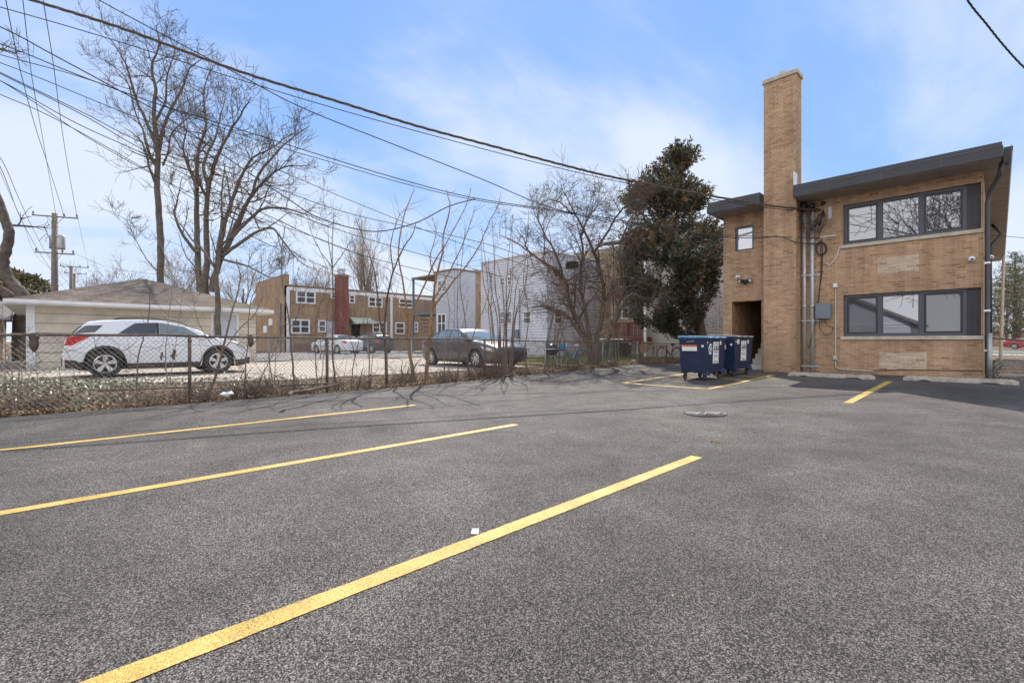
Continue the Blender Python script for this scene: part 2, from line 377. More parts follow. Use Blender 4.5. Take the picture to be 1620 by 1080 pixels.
# ------------------------------------------------------------------ ground, asphalt, pad
rnd = random.Random(7)
def grid(xs, ys, zf, keep=None):
    mb = MB(); idx = {}
    def vi(i, j):
        if (i, j) not in idx: idx[i, j] = len(mb.v); mb.v.append((xs[i], ys[j], zf(xs[i], ys[j])))
        return idx[i, j]
    for i in range(len(xs) - 1):
        for j in range(len(ys) - 1):
            if keep and not keep((xs[i] + xs[i + 1]) / 2, (ys[j] + ys[j + 1]) / 2): continue
            mb.f.append((vi(i, j), vi(i + 1, j), vi(i + 1, j + 1), vi(i, j + 1))); mb.m.append(0)
    return mb
def fr(a, b, s): return [a + s * i for i in range(int(round((b - a) / s)) + 1)]
gx = [-1500, -600, -300, -150, -80, -50, -36, -28, -22, -18, -16, -14, -13, -12.5] + fr(-12, -9.5, .25) + [-8, -6, -3, 0, 3, 6, 12, 20, 40, 80, 200, 500, 1500]
gy = [-1500, -500, -200, -80, -40, -20, -10, -5] + fr(-4, 24, .5) + [28, 34, 45, 60, 90, 150, 300, 700, 1500]
def gz(x, y): return gh(x, y) - .045 + (.03 * NZ.noise(V((x * .8, y * .8, 3))) + .012 if x < -11 and abs(x) < 60 else 0)
tag(grid(gx, gy, gz).build('ground', M['soil'], smooth=True), kind='structure')
mb = grid(fr(-10.6, 14, .2), fr(-10, 24, .5), gh, lambda x, y: (y < 17.5 or x < -6.5))
EDGE = {}
for i, (x, y, z) in enumerate(mb.v):
    if x < -10.55:
        n = .13 * NZ.noise(V((0, y * .9, 1))) + .06 * NZ.noise(V((0, y * 3.7, 5))); mb.v[i] = (x + n, y, z - .01); EDGE[round(y, 1)] = x + n
tag(mb.build('parking_lot', M['asphalt'], smooth=True), kind='structure')
# concrete pad behind the fence
mb = MB(); poly = [(-12.25, 13.2), (-12.2, 8), (-12.3, 4.2), (-13.2, 2.2), (-14.4, .6), (-16.2, -.6), (-19.5, -1.2), (-23.2, -1.3), (-23.2, 7.4), (-24.5, 9.0), (-24.5, 13.2)]
mb.v = [(x, y, .21) for x, y in poly] + [(x, y, .05) for x, y in poly]; n = len(poly)
mb.f = [tuple(range(n))[::-1]] + [(i, n + i, n + (i + 1) % n, (i + 1) % n)[::-1] for i in range(n)]; mb.m = [0] * len(mb.f)
tag(mb.build('concrete_pad', M['pad']), kind='structure')
tag(MB().box(-44, -24.6, -2, 30, .1, .215).build('alley_pavement', M['street']), kind='structure')
tag(MB().box(-23.4, -19.6, 13.4, 24, .1, .212).build('courtyard_paving', M['pad']), kind='structure')
# right side: walk, kerb strip, street far behind
tag(MB().box(-.1, 1.3, 17.6, 45, .1, .23).build('gravel_path', M['soil']), kind='structure')
tag(MB().box(1.3, 2.6, 16.6, 46, .1, .245).build('concrete_path', M['concrete']), kind='structure')
tag(MB().box(-60, 90, 46, 49, .1, .25).build('pavement', M['concrete']), kind='structure')
tag(MB().box(-60, 120, 54, 66, .1, .22).build('street', M['street']), kind='structure')

# painted lines: thin sheets following the ground
def line(name, a, b, width, label, group):
    a = V((a[0], a[1], 0)); b = V((b[0], b[1], 0)); d = (b - a); n = max(2, int(d.length / .05)); q = V((-d.y, d.x, 0)).normalized() * width / 2
    mb = MB()
    for i in range(n + 1):
        p = a + d * i / n; wv = 1 + .07 * NZ.noise(V((p.x * 14, p.y * 14, 0)))
        for s in (-1, 1):
            e_ = p + q * s * wv; mb.v.append((e_.x, e_.y, gh(e_.x, e_.y) + .004))
    mb.f = [(2 * i, 2 * i + 1, 2 * i + 3, 2 * i + 2)[::-1] for i in range(n)]; mb.m = [0] * n
    return tag(mb.build(name, M['yellow'], loc=(a.x, a.y, gh(a.x, a.y))), kind='structure')
LW = .115
line('parking_line', (-2.10, -2.2), (-2.10, 4.62), LW, '', '')
line('parking_line', (-4.66, -2.6), (-4.66, 4.62), LW, '', '')
line('parking_line', (-7.36, -3), (-7.36, 4.72), LW, '', '')
pa, pb = onground(1341, 638), onground(1407, 603.5)
line('parking_line', (pa.x, pa.y), (pa.x - .03, pb.y), .13, '', '')
ca, cb, cd = onground(1113, 617.3), onground(993, 605), onground(1230, 594)
BX1, BY0, BX0, BY1 = ca.x, (ca.y + cb.y) / 2, cb.x, cd.y
line('bin_bay_line', (BX1, BY0), (BX1, BY1), .12, '', ''); line('bin_bay_line', (BX0, BY0), (BX0, BY1), .12, '', '')
line('bin_bay_line', (BX0 + .06, BY0), (BX1 - .06, BY0), .12, '', ''); line('bin_bay_line', (BX0 + .06, BY1), (BX1 - .06, BY1), .12, '', '')
yi = onground(1182, 601.5).y; line('bin_bay_line', (BX0 + .06, yi), (BX1 - .06, yi), .12, '', '')
yi = onground(1208, 597).y; line('bin_bay_line', (BX0 + .06, yi), (BX1 - .06, yi), .12, '', '')

# ------------------------------------------------------------------ walls and windows
def wall(mb, F, u0, u1, z0, z1, holes=(), th=.3):
    O, U, Nn = F
    us = sorted({u0, u1} | {h[0] for h in holes} | {h[1] for h in holes}); zs = sorted({z0, z1} | {h[2] for h in holes} | {h[3] for h in holes})
    P = lambda u, d, z: O + U * u + Nn * d + V((0, 0, z))
    for i in range(len(us) - 1):
        for j in range(len(zs) - 1):
            uc, zc = (us[i] + us[i + 1]) / 2, (zs[j] + zs[j + 1]) / 2
            if any(h[0] < uc < h[1] and h[2] < zc < h[3] for h in holes): continue
            for d in (0, -th): mb.add([P(us[i], d, zs[j]), P(us[i + 1], d, zs[j]), P(us[i + 1], d, zs[j + 1]), P(us[i], d, zs[j + 1])], [(0, 1, 2, 3) if d == 0 else (3, 2, 1, 0)])
    for a, b, c, d_ in list(holes) + [(u0, u1, z0, z1)]:
        for q in (((a, c), (b, c)), ((b, c), (b, d_)), ((b, d_), (a, d_)), ((a, d_), (a, c))):
            (p, z), (p2, z2) = q; mb.add([P(p, 0, z), P(p2, 0, z2), P(p2, -th, z2), P(p, -th, z)], [(0, 1, 2, 3)])
    return mb
def siding(mb, F, u0, u1, z0, z1, step=.2, holes=()):
    O, U, Nn = F; P = lambda u, d, z: O + U * u + Nn * d + V((0, 0, z)); z = z0
    while z < z1 - .01:
        zt = min(z + step, z1); segs = [(u0, u1)]
        for h in holes:
            if h[2] < zt and h[3] > z:
                ns = []
                for a, b in segs:
                    if h[0] > a: ns.append((a, min(b, h[0])))
                    if h[1] < b: ns.append((max(a, h[1]), b))
                segs = [q for q in ns if q[1] > q[0] + .01]
        g = .016 if step > .17 else .012
        for a, b in segs:
            mb.add([P(a, .03, z + g), P(b, .03, z + g), P(b, .006, zt), P(a, .006, zt), P(a, .002, z + g), P(b, .002, z + g)], [(0, 1, 2, 3), (4, 5, 1, 0)])
            mb.mi = 1; mb.add([P(a, .004, z), P(b, .004, z), P(b, .004, z + g), P(a, .004, z + g)], [(0, 1, 2, 3)]); mb.mi = 0  # dark strip in the lap gap, painted as the board's shadow line
        z = zt
    return mb
def window(parent, F, u0, u1, z0, z1, n=1, d=.0, fw=.06, fm='whitetrim', gm='glass_far', hung=True, name='window', sill=False, out_=.03):
    mb = MB(); a, b = u0, u1
    for r in ((a, b, z0, z0 + fw), (a, b, z1 - fw, z1), (a, a + fw, z0 + fw, z1 - fw), (b - fw, b, z0 + fw, z1 - fw)): mb.lbox(F, r[0], r[1], d - .06, d + out_, r[2], r[3])
    wdt = (b - a - 2 * fw) / n
    for i in range(1, n): mb.lbox(F, a + fw + wdt * i - fw / 2, a + fw + wdt * i + fw / 2, d - .06, d + out_ - .003, z0 + fw, z1 - fw)
    if hung:
        zm = (z0 + z1) / 2; mb.lbox(F, a + fw, b - fw, d - .05, d + out_ - .008, zm - fw * .35, zm + fw * .35)
    if sill: mb.lbox(F, a - .06, b + .06, d, d + .07, z0 - .07, z0)
    wo = mb.build(name, M[fm], parent)
    MB().lbox(F, a + fw * .5, b - fw * .5, d - .04, d - .012, z0 + fw * .5, z1 - fw * .5).build('pane', M[gm], wo)
    return wo

# ------------------------------------------------------------------ the brick apartment building on the right
YB = 17.0
XW, XE = at(1144.5, 500, Y=YB).x, at(1556, 500, Y=YB).x
ZS = 5.52                                             # soffit height
apt = thing('apartment_building', 'two storey tan brick apartment building with charcoal flat roof and tall chimney', 'building', ((XW + XE) / 2, YB, .2))
def rect(p0, p1, p2, p3, X=None, Y=None):             # left, right px; top/bottom read at the left edge
    A = at(p0, p2, X=X, Y=Y); B = at(p1, p3, X=X, Y=Y); Bb = at(p0, p3, X=X, Y=Y)
    if Y is not None: return (A.x, B.x, Bb.z, A.z)
    return (A.y, B.y, Bb.z, A.z)
wu = rect(1334, 1552, 325.5, 388.5, Y=YB); wlw = rect(1334, 1552, 467.5, 532.5, Y=YB)
ws = rect(1163, 1192, 360.5, 398.5, Y=YB); dr = rect(1158, 1204.5, 478, 586, Y=YB)
dr = (dr[0], dr[1], .2, dr[3])
GZ = .05
mb = MB(); wall(mb, FS(YB), XW, XE, GZ, ZS, [wu, wlw, ws, dr], .3); mb.build('wall', M['brick'], apt)
BL = 19.5
mb = MB(); wall(mb, FE(XE), YB + .303, YB + BL, GZ, ZS, [], .25); mb.build('wall', M['brick'], apt)
mb = MB(); mb.box(XW, XW + .25, YB + .303, YB + BL, GZ, ZS); mb.box(XW + .253, XE - .253, YB + BL - .25, YB + BL, GZ, ZS); mb.build('wall', M['brick'], apt)
# stairwell room
mb = MB(); a, b = dr[0], dr[1]
mb.box(a - .15, a - .003, YB + .3, YB + 4.5, .2, 3.2); mb.box(b + .003, b + .15, YB + .3, YB + 4.5, .2, 3.2); mb.box(a - .15, b + .15, YB + 4.5, YB + 4.65, .2, 3.2)
mb.build('stairwell_wall', M['brick'], apt)
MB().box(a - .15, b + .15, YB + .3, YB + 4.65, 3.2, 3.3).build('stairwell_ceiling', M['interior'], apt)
mb = MB(); mb.box(a, b, YB + .02, YB + .75, .1, .36)
for i in range(11): mb.box(a + .42, b, YB + .75 + .27 * i, YB + 4.4, .36 + .18 * i, .36 + .18 * (i + 1) - (.0 if i else 0))
mb.build('stairs', M['step'], apt)
MB().tube([(a + .42, YB + .9, 1.2), (a + .42, YB + 3.4, 2.9)], .02).build('handrail', M['black'], apt)
# roof
OY = YB - .9; XR1 = at(1587.5, 240, Y=OY).x; XR0 = at(1118, 330, Y=OY).x
CHX0, CHX1, CHY = -5.36, at(1268.8, 400, Y=YB).x, 16.48
CHX1 = at(1259.8, 400, Y=CHY).x; CHX0 = at(1208.2, 400, Y=CHY).x
mb = MB()
mb.box(XR0, XR1, YB + .02, YB + BL + .5, ZS, ZS + .30)
mb.box(XR0, CHX0 - .004, OY + .0, YB + .02, ZS, ZS + .25); mb.box(CHX1 + .004, XR1, OY, YB + .02, ZS, ZS + .25)
mb.box(XR0 + .02, CHX0 - .004, OY + .035, YB + .015, ZS + .25, ZS + .36); mb.box(CHX1 + .004, XR1 - .02, OY + .035, YB + .015, ZS + .25, ZS + .36)
roof = mb.build('roof', M['fascia'], apt)
mb = MB()
for k in range(4): x_ = CHX1 + .9 + k * 1.22; mb.box(x_, x_ + .006, OY - .003, OY + .03, ZS + .002, ZS + .249)
mb.box(CHX1 + .006, XR1 - .003, OY - .012, OY + .02, ZS + .238, ZS + .252); mb.box(XR0 + .003, CHX0 - .006, OY - .012, OY + .02, ZS + .238, ZS + .252); mb.build('fascia_joint', M['fascia_top'], roof)
MB().box(XR0 + .05, XR1 - .05, YB + .03, YB + BL + .4, ZS + .302, ZS + .37).build('roof_membrane', M['fascia_top'], roof)
mb = MB(); mb.box(XR0 + .04, CHX0 - .01, OY + .04, YB - .003, ZS - .012, ZS - .002); mb.box(CHX1 + .01, XR1 - .04, OY + .04, YB - .003, ZS - .012, ZS - .002)
mb.box(XE + .004, XR1 + .12, YB + .02, YB + BL, ZS - .012, ZS - .002); mb.build('soffit', M['soffit2'], roof)
mb = MB(); mb.box(CHX1 + .006, CHX1 + .02, OY + .06, OY + .4, ZS + .38, ZS + .8); mb.build('flashing', M['whitetrim'], roof)
# gutter along the east eave with its downspout
mb = MB(); gx0 = XR1 + .004
mb.prism([(gx0, ZS + .02), (gx0 + .13, ZS + .06), (gx0 + .16, ZS + .27), (gx0, ZS + .27)], (V((0, 0, 0)), EX, EY), OY + .25, YB + BL + .3)
mb.build('gutter', M['fascia'], apt)
dsx = XE + .09; dsy = YB + .14
mb = MB(); mb.tube([(XR1 - .02, dsy - .5, ZS - .0), (XR1 - .06, dsy - .45, ZS - .28), (dsx + .02, dsy - .18, ZS - .62), (dsx - .02, dsy - .22, ZS - .9), (dsx - .02, dsy - .22, .35), (dsx, dsy - .32, .27)], .05, 8)
mb.build('downspout', M['fascia'], apt, smooth=True)
mb = MB()
for z in (3.1, 1.9, .9): mb.box(dsx - .08, dsx + .04, dsy - .29, dsy - .14, z, z + .05)
mb.build('downspout_strap', M['whitetrim'], apt)
mb = MB(); mb.tube([(dsx + .0, dsy + 8, ZS - .02), (dsx + .25, dsy + 8, ZS - .4), (XE + .05, dsy + 8, ZS - .8), (XE + .06, dsy + 8, .3)], .045, 8); mb.build('downspout', M['fascia'], apt, smooth=True)
# chimney
CT = 9.42
mb = MB(); mb.box(CHX0, CHX1, CHY, YB - .003, GZ, ZS - .002); mb.box(CHX0, CHX1, CHY, YB + .01, ZS - .002, CT); ch = mb.build('chimney', M['brick'], apt)
MB().box(CHX0 - .04, CHX1 + .05, CHY - .04, YB + .05, CT, CT + .13).build('chimney_cap', M['stone'], ch, bevel=.012)
mb = MB(); mb.lathe([(.0, 0), (.15, 0), (.15, .12), (.11, .13), (.11, .02), (0, .02)], ((CHX0 + CHX1) / 2 + .05, (CHY + YB) / 2 - .05, CT + .13), (0, 0, 1), 16); mb.build('flue', M['stone'], ch)
# big windows
def bigwin(r, gms):
    F = FS(YB + .11); x0, x1, z0, z1 = r; xp = at(1529.5, 400, Y=YB + .07).x; fw = .075
    mb = MB()
    for q in ((x0, xp, z0, z0 + fw), (x0, xp, z1 - fw, z1), (x0, x0 + fw, z0 + fw, z1 - fw), (xp - fw, xp, z0 + fw, z1 - fw)): mb.lbox(F, q[0], q[1], -.08, .03, q[2], q[3])
    m1, m2 = at(1392, 400, Y=YB + .07).x, at(1457.5, 400, Y=YB + .07).x
    for m_ in (m1, m2): mb.lbox(F, m_ - .05, m_ + .05, -.08, .025, z0 + fw, z1 - fw)
    wo = mb.build('window', M['frame'], apt, bevel=.004)
    for k, (a, b) in enumerate(((x0 + fw, m1 - .05), (m1 + .05, m2 - .05), (m2 + .05, xp - fw))):
        s = .05 if k != 1 else .018; mb = MB()
        for q in ((a, b, z0 + fw, z0 + fw + s), (a, b, z1 - fw - s, z1 - fw), (a, a + s, z0 + fw + s, z1 - fw - s), (b - s, b, z0 + fw + s, z1 - fw - s)): mb.lbox(F, q[0] + .001, q[1] - .001, -.06, .012, q[2] + .001, q[3] - .001)
        so = mb.build('sash', M['sash'] if k != 1 else M['frame'], wo)
        MB().lbox(F, a + s * .6, b - s * .6, -.045, -.02, z0 + fw + s * .6, z1 - fw - s * .6).build('pane', M[gms[k]], wo)
    mb = MB(); mb.lbox(F, xp + .002, x1 - .002, -.10, .02, z0 + .002, z1 - .002)
    for i in range(1, 3): mb.lbox(F, xp + .002 + (x1 - xp) * i / 3 - .006, xp + (x1 - xp) * i / 3 + .006, .02, .028, z0 + .003, z1 - .003)
    mb.build('side_panel', M['panel'], wo)
bigwin(wu, ('glass', 'glass', 'glass')); bigwin(wlw, ('glass_screen', 'glass', 'glass_screen'))
for r in (wu, wlw):
    MB().box(r[0] - .06, XE + .045, YB - .05, YB + .09, r[2] - .10, r[2] - .004).build('window_sill', M['stone'], apt, bevel=.006)
window(apt, FS(YB + .08), ws[0] + .004, ws[1] - .004, ws[2] + .004, ws[3] - .004, fw=.055, fm='frame', gm='glass_blind', hung=False)
# infilled patches of newer brick
for q in ((1388, 1454, 409, 434), (1391, 1466, 557.5, 583.5)):
    r = rect(*q, Y=YB); o_ = MB(); o_.box(r[0], r[1], YB - .004, YB + .05, r[2], r[3]); o_.build('brick_infill', M['brick_patch'], apt)
# conduits
def PB(px, py, d=.06): return at(px, py, Y=YB - d)
for px in (1272.5, 1285):
    p = PB(px, 585, .08); zt = PB(px, 331, .08).z
    mb = MB(); mb.tube([(p.x, p.y, .19), (p.x, p.y, zt)], .052, 12)
    for zc in (2.2, 4.2): mb.tube([(p.x, p.y, zc), (p.x, p.y, zc + .09)], .06, 12)
    o_ = mb.build('service_conduit', M['galv'], apt, smooth=True)
    mb = MB(); mb.tube([(p.x, p.y + .02, zt - .02), (p.x, p.y, zt + .05), (p.x + .01, p.y - .06, zt + .10), (p.x + .02, p.y - .14, zt + .07), (p.x + .02, p.y - .17, zt + .0)], [.06, .075, .09, .09, .05], 10); mb.build('weatherhead', M['black'], o_, smooth=True)
mb = MB()
for py in (436, 508, 579.5):
    z = PB(1280, py).z; mb.box(PB(1265.5, 400).x, PB(1297, 400).x, YB - .035, YB - .002, z - .02, z + .02)
    for px in (1272.5, 1285): x = PB(px, 400, .08).x; mb.box(x - .075, x + .075, YB - .14, YB - .13, z - .018, z + .018)
mb.build('pipe_bracket', M['galv'], apt)
rr = random.Random(3); mb = MB(); mb2 = MB()
for k in range(9):
    x0 = 1271 + (k % 2) * 13 + rr.uniform(-2, 2); dp = rr.uniform(14, 52); wd = rr.uniform(16, 30)
    pts = [PB(x0, 333, .22), PB(x0 - 3, 345, .26), PB(x0, 352 + dp * .25, .3), PB(x0 + wd * .5, 338 + dp * .78, .33), PB(x0 + wd * .9, 352, .32), PB(1303, 333, .25)]
    (mb if k % 3 else mb2).tube(pts, .012 if k % 3 else .010, 5)
mb.tube([PB(1291, 352, .36), PB(1295, 357, .36), PB(1299, 345, .33), PB(1302, 336, .3)], [.035, .04, .035, .012], 8)
mb.tube([PB(1286, 356, .36), PB(1289, 359, .36), PB(1293, 348, .33), PB(1296, 338, .3)], [.03, .035, .03, .012], 8)
mb.build('cable_bundle', M['cable'], apt, smooth=True); mb2.build('cable_bundle', M['cablew'], apt, smooth=True)
# loose wires running down to the grey box
mb = MB()
mb.tube([PB(1300, 378), PB(1301, 400, .03), PB(1300, 430, .03), PB(1295, 470, .03), PB(1293, 481, .03)], .013, 5)
mb.tube([PB(1297, 380), PB(1299, 410, .04), PB(1298, 440, .03), PB(1294, 480, .04)], .010, 5)
for k in range(3): mb.tube([PB(1299 + (7 + k) * math.cos(i * .55 + k), 394 + (9 + k) * math.sin(i * .55 + k), .05 + .01 * k) for i in range(13)], .008, 4)
mb.tube([PB(1296, 505, .04), PB(1297, 520, .05), PB(1305, 531, .06), PB(1316, 528, .05), PB(1317, 519, .05), PB(1308, 514, .05), PB(1303, 505, .05)], .009, 5)
mb.tube([PB(1291, 507, .05), PB(1286, 530, .12), PB(1281, 545, .14), PB(1278, 552, .12)], .009, 5)
mb.build('loose_cable', M['cable'], apt)
mb = MB(); mb.tube([PB(1328, 391, .03), PB(1325, 403, .02), PB(1318, 414, .02), PB(1312, 420, .02), PB(1307, 416, .02)], .010, 5); mb.build('loose_cable', M['sticker'], apt)
r = rect(1291, 1313.5, 481, 504, Y=YB - .12); mb = MB(); mb.box(r[0], r[1], YB - .14, YB - .003, r[2], r[3]); mb.box(r[0] - .012, r[1] + .012, YB - .155, YB - .142, r[2] - .012, r[3] + .01)
mb.build('junction_box', M['boxgrey'], apt, bevel=.006)
p = PB(1321.5, 452); q = PB(1320.5, 566); e1 = PB(1320.5, 583); e2 = PB(1381, 588)
mb = MB(); mb.tube([(p.x, p.y + .03, p.z), (p.x, p.y + .03, e1.z + .08), (p.x + .03, p.y + .03, e1.z + .015), (p.x + .1, p.y + .03, e1.z - .02), (e2.x, p.y + .03, e1.z - .05)], .015, 8); cd_ = mb.build('thin_conduit', M['galv'], apt, smooth=True)
mb = MB(); mb.box(p.x - .05, p.x + .05, YB - .09, YB - .003, p.z - .06, p.z + .06); mb.build('outlet_box', M['whitetrim'], cd_, bevel=.006)
mb = MB(); mb.box(p.x - .05, p.x + .05, YB - .09, YB - .003, q.z - .06, q.z + .06); mb.build('outlet_box', M['galv'], cd_, bevel=.006)
mb = MB(); aa = PB(1381, 586, .02); mb.tube([(aa.x, YB - .02, e1.z - .02), (aa.x + .8, YB - .015, e1.z + .03), (aa.x + 1.6, YB - .015, e1.z + .05), (XE, YB - .012, e1.z + .07)], .010, 5); mb.build('loose_cable', M['cable'], apt)
mb = MB(); a_ = PB(1298, 376, .02); b_ = PB(1322, 371.5, .02); mb.box(a_.x, b_.x, YB - .03, YB - .002, a_.z - .02, a_.z + .03)
a_ = PB(1313, 333, .02); mb.box(a_.x - .045, a_.x + .045, YB - .035, YB - .002, a_.z - .26, a_.z + .1); mb.box(a_.x - .03, a_.x + .03, YB - .05, YB - .035, a_.z - .02, a_.z + .05); mb.build('wall_bracket', M['galv'], apt)
a_ = PB(1302, 322, .02); mb = MB(); mb.lathe([(0, .03), (.05, .03), (.07, 0)], (a_.x, YB, a_.z), (0, -1, 0), 12); mb.build('vent_plug', M['black'], apt)
def domecam(px, py, label, grp=None, far=False):
    p = PB(px, py, .0); t_ = thing('security_camera', label, 'camera', (p.x, YB, p.z), 'white dome security cameras')
    mb = MB(); mb.lathe([(.0, .0), (.075, 0), (.078, .05), (.066, .07)], (p.x, YB - .002, p.z), (0, -1, 0), 20); mb.build('base', M['white'], t_, smooth=True)
    mb = MB(); mb.ell((p.x, YB - .075, p.z), (.062, .055, .062), 16, 10); bd = mb.build('dome', M['white'], t_, smooth=True)
    mb = MB(); mb.ell((p.x + .012, YB - .118, p.z - .012), (.028, .02, .028), 12, 8); mb.build('lens', M['black'], t_, smooth=True)
domecam(1537, 410.5, 'white dome security camera on brick wall right of the pale brick patch')
p = at(1561, 411, X=XE + .05); t_ = thing('security_camera', 'white camera sticking out at the east corner beside the black downspout', 'camera', (XE, YB + .05, p.z), 'white dome security cameras')
mb = MB(); mb.tube([(XE + .002, YB + .06, p.z), (XE + .09, YB + .06, p.z)], .05, 14); mb.ell((XE + .12, YB + .03, p.z - .01), (.07, .06, .055)); mb.build('body', M['white'], t_, smooth=True)
mb = MB(); mb.ell((XE + .15, YB - .02, p.z - .015), (.02, .015, .02)); mb.build('lens', M['black'], t_)
domecam(1168, 439.5, 'small white dome camera above the stairwell doorway')
p = PB(1181, 445, 0); t_ = thing('floodlight', 'black twin head floodlight above the stairwell doorway', 'floodlight', (p.x, YB, p.z))
mb = MB(); mb.box(p.x - .06, p.x + .06, YB - .06, YB - .002, p.z - .05, p.z + .05); mb.tube([(p.x, YB - .06, p.z - .02), (p.x, YB - .13, p.z - .1)], [.03, .045], 10); mb.build('body', M['black'], t_)
for s in (-1, 1):
    mb = MB(); mb.tube([(p.x + s * .05, YB - .04, p.z), (p.x + s * .1, YB - .08, p.z + .01), (p.x + s * .17, YB - .17, p.z - .01)], [.018, .05, .062], 12); h_ = mb.build('lamp_head', M['black'], t_, smooth=True)
    mb = MB(); mb.lathe([(0, .001), (.045, .001)], (p.x + s * .171, YB - .172, p.z - .01), (s * .6, -.8, -.2), 12); mb.build('lens', M['sticker'], h_)
# wheel stops
for (pxa, pya, pxb, pyb, lab) in ((1247, 594.5, 1385, 600.5, 'long pale concrete wheel stop below the two conduits, left of the short yellow line'), (1428, 602, 1612, 608.5, 'cracked pale concrete wheel stop below the dark ground floor window')):
    a_ = onground(pxa, pya); b_ = onground(pxb, pyb); yy = (a_.y + b_.y) / 2; z = gh(0, yy)
    F = (V((a_.x, yy, z)), EX, -EY); Ln = b_.x - a_.x; mb = MB(); n = 22; prof = [(-.10, 0), (.0, 0), (-.012, .055), (-.035, .10), (-.07, .115), (-.085, .112)]
    prof = [(.085, 0), (.075, .06), (.05, .115), (-.05, .115), (-.075, .06), (-.085, 0)]
    vs = []
    for i in range(n + 1):
        u = Ln * i / n; en = min(i, n - i); k = (1, 1, 1)[min(en, 2)]; zz_ = .62 if en == 0 else 1
        for d_, h_ in prof:
            j = .006 * NZ.noise(V((u * 5, d_ * 20, h_ * 20 + a_.x))); hh = h_
            if h_ == 0 and (.16 < i / n < .26 or .72 < i / n < .82): hh = .03
            vs.append(F[0] + V((u, -d_ + j, hh * zz_ + (j if h_ else 0))))
    m_ = len(prof); fs = [(i * m_ + k, i * m_ + (k + 1) % m_, (i + 1) * m_ + (k + 1) % m_, (i + 1) * m_ + k) for i in range(n) for k in range(m_)] + [tuple(range(m_))[::-1], tuple(n * m_ + k for k in range(m_))]
    mb.add(vs, fs)
    o_ = mb.build('wheel_stop', M['stop'], loc=(a_.x + Ln / 2, yy, z)); tag(o_, lab, 'wheel stop', 'concrete wheel stops by the brick wall')
